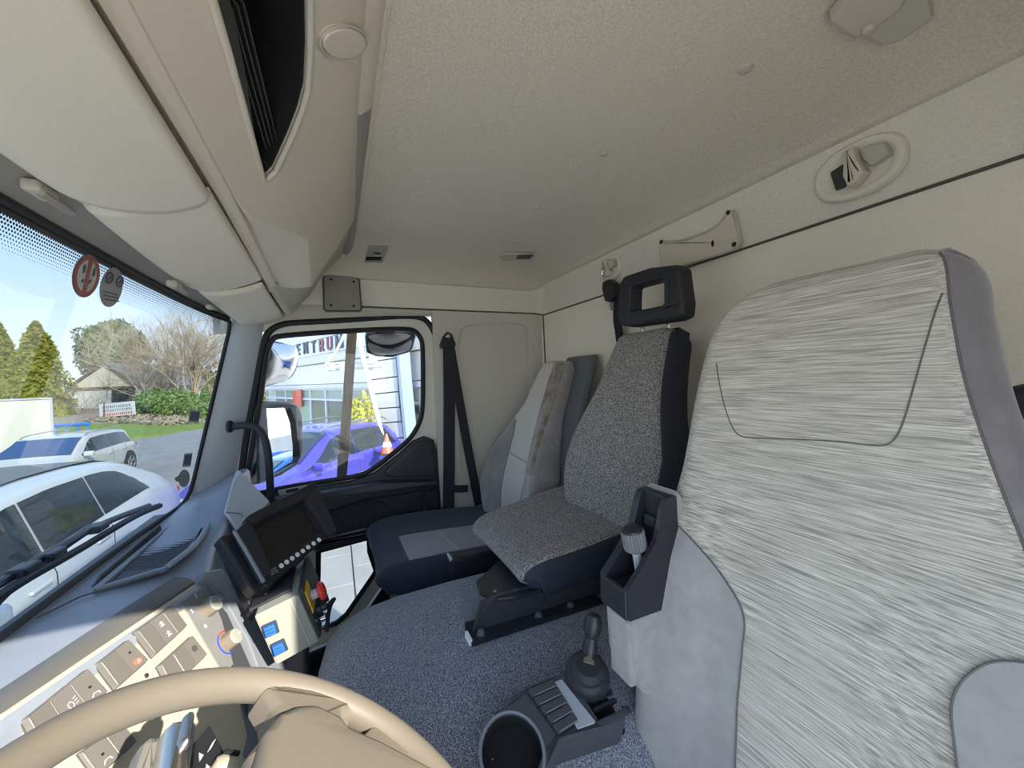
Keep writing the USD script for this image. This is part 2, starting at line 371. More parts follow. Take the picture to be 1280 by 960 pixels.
M['suede_side'] = two_noise('violet_grey_suede', (.215, .19, .188), (.26, .232, .23), (.15, .13, .125), 60, 9.0, bump=.06, dist=.001, sheen=.4, lo=.3, hi=.7, mixlo=.50, mixhi=.66, mix=.55)
M['suede_low'] = two_noise('smooth_grey_cloth', (.31, .295, .285), (.37, .355, .34), (.25, .235, .22), 50, 6.0, bump=.06, dist=.001, sheen=.4, lo=.3, hi=.7, mix=.5, mixlo=.45, mixhi=.7)
M['thread'] = mat('seam_thread', (.12, .11, .105), .8)
M['speck'] = two_noise('speckled_seat_cloth', (.075, .069, .067), (.43, .395, .365), (.16, .145, .135), 430, 3.0, bump=.4, dist=.001, lo=.42, hi=.60, det=1.0, mix=.25, sheen=.1)
M['navy'] = mat('navy_cloth', (.030, .036, .058), .85, .3, bump=(700, .25, .001, 'noise'), sheen=.15)
M['navyside'] = mat('seat_side_dark', (.022, .027, .042), .7, .4)
M['insert'] = two_noise('grey_insert_cloth', (.24, .235, .245), (.33, .325, .33), (.27, .26, .27), 400, 6.0, bump=.2, dist=.0008)
M['pass'] = two_noise('passenger_cloth', (.52, .49, .44), (.66, .625, .57), (.60, .545, .46), 330, 3.0, bump=.25, dist=.001, mix=.4)
M['pass_suede'] = two_noise('passenger_suede', (.30, .285, .27), (.37, .35, .335), (.24, .215, .19), 45, 7.0, bump=.05, dist=.001, sheen=.5, mix=.6, mixlo=.4, mixhi=.65)
M['stained'] = two_noise('worn_suede', (.25, .21, .17), (.33, .285, .24), (.13, .10, .075), 40, 22.0, bump=.05, dist=.001, sheen=.4, mix=.7, mixlo=.45, mixhi=.62)
M['shell'] = mat('seat_shell', (.12, .13, .14), .5)
M['carpet'] = two_noise('tunnel_carpet', (.075, .083, .105), (.44, .45, .50), (.19, .205, .24), 500, 3.0, bump=.6, dist=.0025, lo=.42, hi=.66, det=1.0, mix=.3, sheen=.25)
M['carpet_low'] = two_noise('floor_carpet', (.018, .019, .023), (.06, .06, .065), (.03, .03, .034), 280, 3.0, bump=.4, dist=.002)
M['blackmetal'] = mat('black_painted_steel', (.014, .014, .016), .3, .5)
M['platepaint'] = mat('plate_grey_black', (.028, .029, .034), .5, noise=(60, (.04, .041, .046), .35, .6, 3))
M['label'] = mat('plate_label', (.36, .39, .41), .5)
M['belt'] = mat('belt_webbing', (.014, .014, .020), .7, bump=(900, .3, .0006, 'wave'))
M['lampglass'] = mat('lamp_lens', (.56, .50, .41), .35)
M['speakergrille'] = mat('speaker_plastic', (.28, .25, .215), .55)
M['hole'] = mat('hole_black', (.006, .006, .006), .9)
M['wood'] = mat('batten_wood', (.46, .34, .23), .8, .3, noise=(14, (.33, .235, .155), .35, .65, 5), stretch=(12, 12, 1.2))
M['mirror'] = mat('mirror_glass', (.86, .87, .88), .02, .5, 1.0)
M['convex'] = mat('convex_mirror', (.50, .50, .52), .08, .5, 1.0)
M['house_blackgloss'] = mat('mirror_housing', (.02, .02, .024), .3)
M['glass_front'] = pane('windscreen_glass', (.31, .345, .37), ior=1.18)
M['glass_side'] = pane('side_glass', (.78, .80, .81), ior=1.35)
M['glass_low'] = pane('low_glass', (.58, .60, .62), ior=1.3)

# ------------------------------------------------------------------ the scene's tree
_used = {}
def _name(parent, n):
    k = _used.setdefault(parent, {}); c = k.get(n, 0); k[n] = c + 1
    return f'{parent}/{n}' if c == 0 else f'{parent}/{n}_{c:03d}'
def props(p, label=None, cat_=None, group=None, kind=None):
    for k, v in (('label', label), ('category', cat_), ('group', group), ('kind', kind)):
        if v: p.SetCustomDataByKey(k, v)
class Th:
    """A thing: an Xform at its base; its parts are given in the place's coordinates."""
    def __init__(s, name, label=None, cat_=None, base=(0, 0, 0), group=None, kind=None):
        s.path = _name('/World', name); x = UsdGeom.Xform.Define(stage, s.path); s.base = np.asarray(base, float)
        s.op = x.AddTranslateOp(); s.op.Set(Gf.Vec3d(*map(float, s.base))); s.x = x; props(x.GetPrim(), label, cat_, group, kind)
    def add(s, part, m, material, under=None, smooth=35, label=None, kind=None):
        path = _name(under or s.path, part)
        if isinstance(m, (list,)): m = cat(m)
        if isinstance(m, trimesh.Trimesh):
            m = trimesh.Trimesh(np.asarray(m.vertices) - s.base, m.faces, process=False); m.merge_vertices(merge_norm=True, merge_tex=True)
        g = usdkit.mesh(stage, path, m, M[material] if isinstance(material, str) else material, smooth=smooth)
        props(g.GetPrim(), label, None, None, kind)
        return path
def one(name, m, material, label=None, cat_=None, group=None, kind=None, smooth=35):
    """A thing (or piece of the setting) that is one mesh."""
    path = _name('/World', name); m = trimesh.Trimesh(np.asarray(m.vertices), m.faces, process=False); m.merge_vertices(merge_norm=True, merge_tex=True)
    g = usdkit.mesh(stage, path, m, M[material] if isinstance(material, str) else material, smooth=smooth)
    props(g.GetPrim(), label, cat_, group, kind); return path
def sub(parent, name, m, material, smooth=35, label=None, kind=None):
    path = _name(parent, name); m = trimesh.Trimesh(np.asarray(m.vertices), m.faces, process=False); m.merge_vertices(merge_norm=True, merge_tex=True)
    g = usdkit.mesh(stage, path, m, M[material] if isinstance(material, str) else material, smooth=smooth); props(g.GetPrim(), label, None, None, kind); return path
def copy_of(src, name, loc, rz=0.0, scale=1.0, label=None, cat_=None, group=None):
    path = _name('/World', name); x = UsdGeom.Xform.Define(stage, path)
    was = src.x.GetPrim().GetCustomData(); p = x.GetPrim()
    p.GetReferences().AddInternalReference(src.x.GetPath()); p.SetInstanceable(True)
    x.ClearXformOpOrder(); x.AddTranslateOp().Set(Gf.Vec3d(*map(float, loc))); x.AddRotateZOp().Set(float(rz)); x.AddScaleOp().Set(Gf.Vec3f(scale, scale, scale))
    props(p, label or was['label'], cat_ or was['category'], group or was.get('group')); return p

# ------------------------------------------------------------------ the cab: shell
def band_ring(X, Y, zs, zr, rc, ytop=-.06, xl=-.16, n1=14, na=10, n2=26):
    """A line round the cab's lining: along the passenger side, round the corner, along the rear."""
    a = np.linspace(0, np.pi / 2, na)
    side = [(X, y, zs) for y in np.linspace(ytop, Y + rc, n1)]
    arc = [(X - rc + rc * math.cos(t), Y + rc - rc * math.sin(t), zs + (zr - zs) * t / (np.pi / 2)) for t in a[1:]]
    rear = [(x, Y, zr) for x in np.linspace(X - rc, xl, n2)[1:]]
    return np.array(side + arc + rear)
lining = [(1.738, -.955, .318, .308, .03), (1.730, -.951, .36, .36, .04), (1.716, -.947, .40, .42, .05), (1.706, -.944, .42, .449, .055)]
ridge = [(1.706, -.944, .42, .449, .055), (1.698, -.934, .4215, .4505, .06), (1.692, -.929, .424, .454, .065), (1.688, -.926, .432, .461, .068), (1.675, -.918, .455, .470, .08), (1.645, -.890, .478, .487, .10), (1.60, -.845, .497, .503, .13), (1.54, -.78, .511, .516, .17),
         (1.45, -.68, .520, .524, .2), (1.25, -.52, .527, .530, .2), (1.0, -.34, .530, .532, .15), (.95, -.20, .530, .531, .08), (.95, -.085, .526, .526, .004)]
def lin_mesh(rows): return grid([band_ring(*r, ytop=(.38 if r[0] > 1.65 else .16 if r[0] > 1.58 else -.06)) for r in rows])
ceil_m = lin_mesh(ridge)
one('ceiling', ceil_m, 'headliner', kind='structure', smooth=60)
band = one('trim_1', lin_mesh(lining), 'wallband', kind='structure', smooth=60)
sub(band, 'seam', tube(band_ring(1.737, -.954, .316, .306, .03), .0035, 6), 'seamdark')
roof = one('roof', box((.80, -.28, .60), (1.98, 1.42, .03)), 'cabpaint', kind='structure')
# rear wall
zz = np.linspace(-1.15, .308, 12); xx = np.linspace(-.16, 1.77, 20)
rearw = one('wall_rear', thick([[(x, -.955, z) for x in xx] for z in zz], (0, 1, 0), .05), 'wallcloth', kind='structure')
one('wall_rear_outside', box((.80, -1.02, -.27), (1.98, .03, 1.75)), 'cabpaint', kind='structure')
sub(rearw, 'corner_seam', tube([(1.712, -.951, .305), (1.706, -.951, .10), (1.70, -.951, -.5)], .003, 6), 'seamdark')
# passenger side behind the door
side_pl = PX(1.737)
so = [(.405, -1.12), (.405, .316), (.955, .316), (.955, -1.12)]
rec = side_pl.px([(573, 425), (578, 409), (592, 405), (648, 403), (658, 408), (662, 425), (664, 640), (576, 640)])
one('wall_right', plate(side_pl, so, -.03, .0, .001, holes=[rec], hr=.015), 'sidecloth', kind='structure')
wr = one('wall_right_recess', plate(side_pl, sg.Polygon(rec).buffer(.012), -.035, -.012, .001, r=0), 'sidecloth', kind='structure')
q = side_pl.w(smooth_path(rec, 80, True), np.full(80, -.004))
sub(wr, 'recess_edge', tube(q, .006, 8, True), 'sidecloth')
# driver's side: the quarter behind the open door, the front pillar, the header above the door
one('wall_left', box((-.17, -.70, -.30), (.05, .56, 1.75)), 'sidecloth', kind='structure')
one('trim_2', cat(box((-.17, -.05, .43), (.05, .80, .33)), box((-.17, .45, -.2), (.05, .28, 1.5))), 'cabpaint', kind='structure')
one('trim_10', box((1.805, -.27, .455), (.06, 1.42, .32)), 'cabpaint', kind='structure')
one('trim_11', box((1.80, -.70, -.42), (.05, .56, 1.46)), 'cabpaint', kind='structure')
one('trim_12', box((1.785, .42, -.80), (.05, .20, .74)), 'dashdk', kind='structure')
# floor, bulkhead under the dash
one('floor', box((.80, -.2, -1.15), (1.95, 1.55, .06)), 'carpet_low', kind='structure')
one('wall_front', box((.80, .575, -.80), (1.95, .05, .72)), 'dashdk', kind='structure')

# ------------------------------------------------------------------ windscreen
def ws(x, z, off=0.0):
    t = (.25 - z) / .635; k = ((x - .82) / .94)
    return np.stack(np.broadcast_arrays(x, .385 + .125 * t - .035 * k ** 4 - .01 * k ** 2 - off, z), -1)
X_, Z_ = np.meshgrid(np.linspace(-.13, 1.745, 40), np.linspace(-.40, .262, 14))
win1 = Th('window_1', kind='structure')
win1.add('glass', grid(ws(X_, Z_, 0)), 'glass_front', smooth=60)
corner = [(1.725, .20), (1.735, .235), (1.70, .252)]
edge = [(-.12, .250)] + [(x, .2515) for x in np.linspace(0, 1.62, 14)] + [(1.70, .250), (1.728, .236), (1.733, .20)] + [(1.733 - .055 * k, .20 - .56 * k) for k in np.linspace(.1, .9, 7)] + [(1.675, -.345), (1.655, -.372), (1.61, -.385)] + [(x, -.388) for x in np.linspace(1.5, -.12, 12)]
e = np.array(edge)
win1.add('gasket', tube(ws(e[:, 0], e[:, 1], .004), .007, 6), 'rubber')
# the printed black band with its dots, on the inside of the glass
def on_glass(pts, off=.0015):
    pts = np.asarray(pts, float); return ws(pts[..., 0], pts[..., 1], off)
fr = [[(x, .257 - .010 * k) for x in np.linspace(-.12, 1.71, 40)] for k in range(3)]
win1.add('black_band', grid(on_glass(fr)), 'frit')
dv, df, n = [], [], 0
for row in range(9):
    for k in range(330):
        x = -.12 + k * .0055 + (row % 2) * .00275; z = .2365 - row * .0052; r = .00245 - .00021 * row
        if x > 1.66 or r < .0004: continue
        a = np.arange(6) * np.pi / 3; dv.append(on_glass(np.stack([x + r * np.cos(a), z + r * np.sin(a)], 1)))
        df += [(n, n + i, n + i + 1) for i in range(1, 5)]; n += 6
win1.add('frit_dots', tri(np.vstack(dv), df), 'frit', kind='stuff', smooth=False)
# header lining between the glass and the visors
hx = np.linspace(-.13, 1.735, 30)
hd = [on_glass([(x, .254) for x in hx], .004), on_glass([(x, .262) for x in hx], .016) , on_glass([(x, .270) for x in hx], .036), on_glass([(x, .285) for x in hx], .07), on_glass([(x, .33) for x in hx], .10), on_glass([(x, .45) for x in hx], .10)]
one('trim_3', grid(hd), 'greige', kind='structure', smooth=60)

# ------------------------------------------------------------------ passenger pillar at the windscreen
za = np.linspace(-.42, .34, 18)
def apil(k, z):
    g = ws(1.733 - .055 * (.20 - z) / .56 if z < .2 else 1.733, z, .006)
    b = np.array([1.752, .245 + .198 * (.21 - z), z]); m = .5 * (g + b) + np.array([-.022, -.008, 0])
    return (1 - k) ** 2 * g + 2 * k * (1 - k) * m + k * k * b
one('trim_4', grid([[apil(k, z) for k in np.linspace(0, 1, 9)] for z in za]), 'pillar', kind='structure', smooth=60)

# ------------------------------------------------------------------ passenger door
DP = PX(1.75)
glass = [(339, 425), (349, 420), (380, 417), (508, 411), (521, 415), (527, 424), (529, 440), (529, 505), (525, 528), (514, 547), (498, 562), (466, 587), (440, 597), (345, 613), (312, 618), (309, 600), (318, 540), (327, 480)]
outer = [(292, 650), (305, 560), (319, 480), (330, 425), (338, 412), (352, 405), (380, 402), (450, 398), (518, 395), (534, 401), (543, 415), (547, 440), (549, 520), (553, 650), (556, 800), (300, 900)]
low = [(398, 690), (459, 674), (462, 690), (470, 714), (466, 722), (433, 770), (420, 781), (396, 791)]
door = Th('door_1', kind='structure')
G2, O2, L2 = DP.px(glass), DP.px(outer), DP.px(low)
O2[-2] = (O2[-3][0] + .0, -1.12); O2[-1] = (-.36, -1.12); O2[0][0] = -.36
belt_line = DP.px([(280, 625), (345, 613.5), (440, 598), (466, 588), (498, 563), (514, 548), (530, 541), (560, 541)])
ringL = np.array(sg.polygon.orient(sg.Polygon(L2)).exterior.coords)[:-1]; outL = _inset(ringL, -.050)
sel = sorted(range(len(ringL)), key=lambda i: np.where(np.all(np.isclose(L2, ringL[i]), 1))[0][0])[2:]
hole_low = np.array([(outL[i] if i in sel else ringL[i]) for i in range(len(ringL))])
skin = plate(DP, O2, -.045, -.012, .003, holes=[G2, hole_low], hr=.002)
door.add('door_frame', skin, 'cabpaint')
door.add('outer_seal', tube(DP.w(smooth_path(O2[:14], 90), np.full(90, -.010)), .0125, 8), 'rubber')
gp = smooth_path(G2, 120, True)
door.add('window_seal', tube(DP.w(gp, np.full(120, -.012)), .0105, 8, True), 'rubber')
door.add('window_glass', plate(DP, sg.Polygon(gp).buffer(.01), -.038, -.034, 0), 'glass_side', smooth=False)
door.add('low_window_glass', plate(DP, sg.Polygon(L2).buffer(.01), -.040, -.036, 0), 'glass_low', smooth=False)
lp = smooth_path(np.vstack([L2[2:], L2[:2]]), 90, True)
door.add('low_window_seal', tube(DP.w(np.vstack([L2, L2[:1]]), np.full(9, -.010)), .010, 8), 'rubber')
door.add('low_window_sill', grid([DP.w(ringL[sel], np.full(len(sel), -.036)), DP.w(outL[sel], np.full(len(sel), .006))]), 'cabpaint')
white_rim = sg.Polygon(L2).buffer(.052, join_style=2).difference(sg.Polygon(L2).buffer(.004)).intersection(sg.box(-.3, -2, .5, -.735))
trim2 = np.vstack([DP.px([(283, 627), (345, 616), (440, 601), (468, 591), (500, 566), (516, 551), (530, 545), (541, 549), (545, 562), (551, 640)]), [(.40, -.80), (.40, -1.10), (-.34, -1.10)]])
door.add('trim_panel', plate(DP, trim2, -.012, .022, .006, r=.012, holes=[sg.Polygon(L2).buffer(.055, join_style=2)]), 'doorblack')
door.add('corner_cap', pxplate(DP.up(.022), [(474, 594), (505, 567), (520, 553), (533, 550), (540, 556), (544, 594), (500, 597)], 0, .012, .004, r=.02), 'doorblack')
door.add('armrest', pxplate(DP.up(.022), [(330, 622), (400, 612), (475, 600), (545, 598), (546, 606), (490, 618), (455, 622), (420, 634), (330, 660)], 0, .050, .014, r=.012), 'doorblack')
door.add('insert_panel', pxplate(DP.up(.022), [(395, 645), (425, 633), (455, 624), (478, 627), (500, 648), (500, 652), (440, 662), (396, 672)], 0, .010, .004, r=.012), 'doorcloth')
door.add('pocket_ledge', pxplate(DP.up(.022), [(300, 690), (396, 676), (470, 660), (500, 655), (502, 660), (470, 667), (396, 686), (300, 702)], 0, .024, .008, r=.006), 'doorblack')
sw = door.add('switch_plate', pxplate(DP.up(.072), [(347, 613), (384, 606), (386, 612), (349, 620)], 0, .004, .001, r=.002), 'steel')
door.add('window_switch', pxplate(DP.up(.076), [(357, 612), (373, 609), (374, 613), (358, 616.5)], 0, .006, .002, r=.003), 'black', under=sw)
door.add('pull_handle', pxtube(DP.up(.07), [(545, 616), (536, 617), (531, 626), (531, 646)], .009, n=24), 'black')
for i, (a, b) in enumerate([((418, 647), (500, 633)), ((478, 618), (492, 632))]):
    pass

# ------------------------------------------------------------------ overhead console, visors, ceiling and rear-wall fittings
def prof(x, a, m, c):
    """Cross-section of the console at x: front lip a, crease m, rear ridge c; then over the top."""
    a, m, c = map(np.asarray, (a, m, c))
    pts = [a + [.028, .012], a + [.016, -.004], a + [.006, -.006], a + [-.004, .0], a + [-.008, .010], .85 * (a + [-.008, .010]) + .15 * m, .5 * a + .5 * m, .15 * a + .85 * m, m + [-.002, .002], m, .9 * m + .1 * c,
           .5 * m + .5 * c, c + .12 * (m - c), c + [.0, .004], c + [-.008, .014], c + [-.014, .03], [-.098, .545], [-.02, .562], [.28, .562], [.28, .36]]
    return [(x, p[0], p[1]) for p in pts]
cons = Th('overhead_console', 'beige moulded overhead console with a long dark storage slot above the windscreen', 'overhead console', (.6, .1, .56))
line = lambda y, zg: (y, zg + .837 * (.158 - y))
rings = [prof(-.14, (.150, .326), line(.142, .317), line(-.045, .308)), prof(.40, (.150, .326), line(.142, .317), line(-.045, .308)), prof(.80, (.150, .320), line(.142, .311), line(-.045, .305)),
         prof(.87, (.150, .316), (.128, .316), (-.045, .468)), prof(.95, (.150, .311), (.10, .335), (-.045, .466)), prof(1.04, (.150, .306), (.068, .352), (-.045, .464)), prof(1.10, (.150, .301), (.05, .360), (-.045, .462)),
         prof(1.20, (.150, .295), (.052, .335), (-.045, .460)), prof(1.30, (.150, .288), (.055, .306), (-.043, .458)), prof(1.345, (.154, .285), (.058, .298), (-.040, .458)), prof(1.355, (.152, .284), (.064, .306), (-.034, .462))]
body = loft(rings)
CP = Pl((0, .158, .311), (0, -.642, -.767), u=(-1, 0, 0))
slot = CP.px([(265, 0), (283, 60), (300, 120), (330, 228), (345, 213), (365, 170), (378, 137), (385, 110), (388, 60), (388, 0)])
x0 = CP.u[0]
slot = np.vstack([slot, [(.02, slot[-1][1] - .01), (.02, slot[0][1] + .0)]])
slot_g = rounded(slot, .006)
try:
    body = minus(body, plate(CP, slot_g, .02, -.12, 0))
except Exception as ex:
    print('console slot', ex)
cons.add('body', body, 'beige', smooth=32)
cons.add('slot_rim', tube(CP.w(np.array(slot_g.exterior.coords)[:-1], np.full(len(slot_g.exterior.coords) - 1, .0)), .0048, 8, True), 'beige')
inner = slot_g.buffer(-.0015)
lin = plate(CP, inner.difference(inner.buffer(-.004)), -.008, -.118, 0)
cons.add('slot_liner', cat(lin, plate(CP, inner, -.108, -.118, 0)), 'compart', smooth=False)
fr0 = np.array([(-.44, slot[0][1]), (-.79, slot[3][1])])
b = np.array(slot)
cons.add('slot_front_plate', plate(CP, sg.Polygon([b[0], b[1], b[2], b[3], b[3] + [.016, -.006], b[2] + [.02, -.022], b[1] + [.02, -.024], b[0] + [.3, -.026], b[0] + [.3, 0]]).intersection(inner), -.012, -.016, .001), 'compart2')
for k, (xa, xb) in enumerate([(.30, .50), (.53, .74)]):
    cons.add('shelf_holder', rbox(CP.w([-(xa + xb) / 2, CP.px([(330, 100)])[0][1]], -.07), (xb - xa, .028, .05), .006, np.array([CP.u, CP.v, CP.n])), 'compart2')
for k in range(4):
    yy = CP.px([(332, 130)])[0][1] - .012 + .007 * k
    cons.add('rib', box(CP.w([-.62, yy], -.05), (.26, .002, .07), np.array([CP.u, CP.v, CP.n])), 'compart2')
capc = at(428, 50, z=.462)
CT = Pl((.6, -.045, .472), unit((0, -.62, -.78)), u=(-1, 0, 0))
c2 = CT.px([(428, 50)])[0]
cons.add('round_cap', pxplate(CT, [(428 + 27 * math.cos(a), 51 + 18.5 * math.sin(a)) for a in np.arange(40) * math.pi / 20], -.004, .006, .003), 'beige')
cons.add('cap_groove', tube(CT.w(CT.px([(428 + 29 * math.cos(a), 51 + 20.5 * math.sin(a)) for a in np.arange(48) * math.pi / 24]), np.full(48, .002)), .0016, 5, True), 'beige_dk')
er = [prof(1.30, (.150, .288), (.04, .372), (-.040, .458)), prof(1.42, (.148, .280), (.038, .374), (-.035, .458)), prof(1.52, (.144, .272), (.036, .375), (-.012, .446)), prof(1.60, (.140, .266), (.058, .352), (.022, .415)), prof(1.635, (.138, .262), (.075, .335), (.055, .375))]
cons.add('end_cap', loft(er), 'beige_dk', smooth=40)
for xa, xb, m_, nm in ((-.14, .78, 'beige', 'rear_strip'), (.78, 1.72, 'greige', 'rear_recess')):
    sx = np.linspace(xa, xb, 14)
    cons.add(nm, grid([[(x, -.02, .500 - .02 * max(0, x - 1.35)) for x in sx], [(x, -.060, .497 - .03 * max(0, x - 1.35)) for x in sx], [(x, -.078, .512 - .03 * max(0, x - 1.35)) for x in sx], [(x, -.088, .532) for x in sx]]), m_, smooth=60)
one('trim_5', tube([(x, -.086, .526 if x < 1.3 else .526 - .12 * (x - 1.3) ** 2) for x in np.linspace(-.14, 1.66, 30)], .006, 8), 'headliner', kind='structure')
# side lining goes on forward above the door
one('trim_6', grid([[(X, y, z if z else .258 - .08 * y - (.03 if y > .22 else 0)) for X, z in [(1.738, .316), (1.738, .300), (1.742, .290), (1.756, 0)]] for y in np.linspace(-.41, .40, 24)]), 'beige_dk', kind='structure', smooth=60)
one('trim_7', grid([[(1.738 - .002 * k, y, .316 + .065 * k) for k in range(5)] for y in np.linspace(-.065, .40, 8)]), 'headliner', kind='structure', smooth=60)

AV = unit((1, 0, -.034))
def visor(name, label, cx, wl, wr, zf, th, m='beige_vinyl', r=.014):
    zc = zf
    C = [(cx, .328, zc + .004), (cx, .29, zc), (cx, .23, zc + .018), (cx, .166, zc + .044)]
    p = Pad(C, AV, (0, -.2, -1), wl, wr, th, r, end=(.02, .012), h=lambda u, q: .006 * (1 - u ** 2))
    t = Th(name, label, 'sun visor', (cx, .25, zc)); t.add('pad', p.body(), m, smooth=60)
    return t, p
v1, p1 = visor('sun_visor', 'large padded beige sun visor folded up over the driver, topmost at the upper edge', .33, .46, [.33, .385, .41, .43, .445, .455, .458, .456, .44], .268, .022)
v2, p2 = visor('sun_visor', 'padded beige sun visor folded up on the passenger side, between two clips', 1.03, .27, [.15, .19, .205, .215, .222, .226, .228, .226, .215], .252, .020)
hd3 = Pad([(1.50, .318, .238), (1.50, .28, .236), (1.50, .22, .246), (1.50, .168, .266)], AV, (0, -.2, -1), .245, .235, .018, .012, end=(.014, .012))
one('trim_8', hd3.body(), 'beige_vinyl', kind='structure', smooth=60)
for px, py, y, lab in [(50, 238, .338, 'small grey-beige visor clip at the corner between the two sun visors'), (218, 356, .322, 'small grey-beige visor clip at the outer end of the passenger sun visor')]:
    t = Th('visor_clip', lab, 'visor clip', at(px, py, y=y)); c = at(px, py, y=y)
    t.add('bracket', rbox(c, (.042, .020, .016), .005), 'beige_dk'); t.add('pivot', tube([c + [-.008, -.004, -.004], c + [.055, -.004, -.006]], .006, 10), 'greige')
t = Th('visor_clip', 'tiny grey-beige visor hook at the far corner by the windscreen pillar', 'visor clip', at(262, 384, y=.316)); c = at(262, 384, y=.316)
t.add('bracket', rbox(c, (.03, .014, .012), .004), 'beige_dk'); t.add('pivot', tube([c, c + [.04, -.006, .0]], .004, 8), 'greige')

# ceiling lamp and small ceiling fittings
def ceil_px(px, py):
    z = .52
    for _ in range(12):
        q = at(px, py, z=z); z = float(np.interp(q[1], [-.918, -.89, -.845, -.78, -.68, -.52, -.34, -.2], [.470, .487, .503, .516, .524, .530, .532, .531]))
    return at(px, py, z=z)
CL = Pl(ceil_px(1095, 15), (0, .10, -1), u=(-1, 0, 0))
lamp = Th('ceiling_lamp', 'beige ceiling lamp with a push button, above the driver seat', 'ceiling lamp', at(1095, 15, z=.53))
lamp.add('housing', pxplate(CL, [(1062, 28), (1098, 48), (1125, 42), (1168, 12), (1160, -25), (1080, -40)], 0, .016, .007, r=.01), 'beige_dk')
lens = lamp.add('lens', pxplate(CL.up(.010), [(1035, 15), (1064, 36), (1080, 34), (1128, -2), (1140, -45), (1095, -55)], 0, .016, .005, r=.008), 'lampglass')
lamp.add('button', disc(CL.p(1086, 14, .026), (0, 0, -1), .008, .006, .003, 20), 'lampglass', under=lens)
for px, py, r, lab in [(932, 86, .0125, 'largest round cloth-covered plug in the ceiling, nearest the ceiling lamp'), (755, 192, .010, 'middle one of three round plugs in the ceiling cloth'), (672, 260, .009, 'smallest round plug in the ceiling, above the passenger side')]:
    c = ceil_px(px, py)
    one('ceiling_plug', lathe(c + [0, 0, .003], (0, 0, -1), [(r, 0), (r, .003), (r * .85, .006), (r * .4, .0075)], 20), 'beige_dk', lab, 'plug')
one('cloth_tear', hull([ceil_px(1225, 51), ceil_px(1240, 43), ceil_px(1232, 51)], .0035), 'greige', 'small dark torn slit in the ceiling cloth at the far upper corner', 'tear')
rl = Th('reading_lamp', 'small grey reading lamp with a round lens in the ceiling above the passenger door', 'reading lamp', at(470, 315, z=.515))
RLp = Pl((1.60, -.16, .494), (-.30, 0, -.95), u=(-.95, 0, .30))
rl.add('housing', pxplate(RLp, [(461, 306), (485, 306), (478, 326), (456, 326)], 0, .010, .003, r=.003), 'greige')
rl.add('lens', disc(RLp.p(472, 314, .009), RLp.n, .016, .006, .003, 20), 'chrome')
rl.add('grille', pxplate(RLp.up(.010), [(458, 321), (477, 321), (476, 325), (457, 325)], 0, .002, 0), 'hole')
rl2 = Th('roof_light', 'flat dark-ended roof light in the ceiling near the rear corner', 'roof light', at(648, 320, z=.512))
R2 = Pl((1.45, -.72, .512), (-.05, .06, -1), u=(-1, 0, .05))
rl2.add('housing', pxplate(R2, [(624, 320), (633, 315), (670, 317), (664, 324), (628, 324)], 0, .008, .003, r=.003), 'beige_dk')
rl2.add('lens', pxplate(R2.up(.008), [(648, 318.5), (667, 318), (662, 323), (645, 323)], 0, .003, .001, r=.002), 'compart2')
one('cloth_mark', hull([ceil_px(637, 303), ceil_px(646, 302)], .004), 'greige', 'tiny dark mark beside the roof light in the ceiling', 'mark')
# loudspeaker above the door
sp = PX(1.697); spk = Th('loudspeaker', 'square brown-beige loudspeaker grille above the passenger door', 'loudspeaker', sp.p(428, 367))
so2 = sp.px([(405, 349), (409, 344), (440, 346), (448, 350), (451, 388), (406, 388)])
spk.add('frame', plate(sp, so2, -.045, .010, .004, r=.008), 'speakergrille')
spk.add('rim', tube(sp.w(np.array(rounded(so2, .008).buffer(.003).exterior.coords)[:-1], np.full(len(rounded(so2, .008).buffer(.003).exterior.coords) - 1, .002)), .0028, 6, True), 'seamdark')
spk.add('grille', plate(sp.up(.010), sg.Polygon(so2).buffer(-.018, join_style=1), -.001, .001, 0), 'speakergrille')
dots = []
c0 = sp.px([(428, 368)])[0]
for i in range(-6, 7):
    for j in range(-7, 8): dots.append(lathe(sp.w([c0[0] + i * .0075 + (j % 2) * .00375, c0[1] + j * .0065], .0112), sp.n, [(.0021, 0), (.0018, .0004)], 6))
spk.add('grille_holes', cat(dots), 'greige', kind='stuff', smooth=False)
for a, b in [(414, 350), (442, 353), (414, 382), (442, 383)]: spk.add('screw', disc(sp.p(a, b, .010), sp.n, .0045, .002, .001, 12), 'hole')

# rear wall: two coat hooks, a holder plate, a hanging buckle
RW = PY(-.945)
def coat_hook(px, py, s, label):
    c = at(px, py, y=-.945); T = Th('coat_hook', label, 'coat hook', c)
    P = Pl(c + [0, .004, 0], (0, 1, 0), u=(-1, 0, 0))
    rs = [(.082, .060, -.008), (.080, .058, .001), (.074, .054, .004), (.066, .047, .0035), (.060, .042, -.001), (.054, .037, -.003), (.030, .020, -.004), (.002, .002, -.004)]
    T.add('dish', grid([np.vstack([(lambda q: P.w(q, np.full(len(q), h_)))(ring2(a_ * s, b_ * s, 44, (0, 0), 2.3))] * 1 + [P.w(ring2(a_ * s, b_ * s, 44, (0, 0), 2.3)[:1], np.full(1, h_))]) for a_, b_, h_ in rs]), 'wallband', smooth=60)
    h = [(-.012, .040), (.006, .042), (.012, .010), (.024, -.018), (.010, -.036), (-.006, -.040), (-.016, -.012)]
    T.add('hook', plate(P.up(.004), np.array(h) * s, -.004, .020, .008, r=.004 * s), 'beige')
    T.add('recess', plate(P.up(.002), np.array([(-.046, .014), (-.020, .022), (-.018, -.030), (-.036, -.030)]) * s, 0, .003, .001, r=.004 * s), 'compart2')
    T.add('flap', plate(P.up(.004), np.array([(.014, .034), (.052, .026), (.062, -.002), (.030, -.012), (.016, .012)]) * s, 0, .012, .005, r=.006 * s), 'beige_dk')
    return T
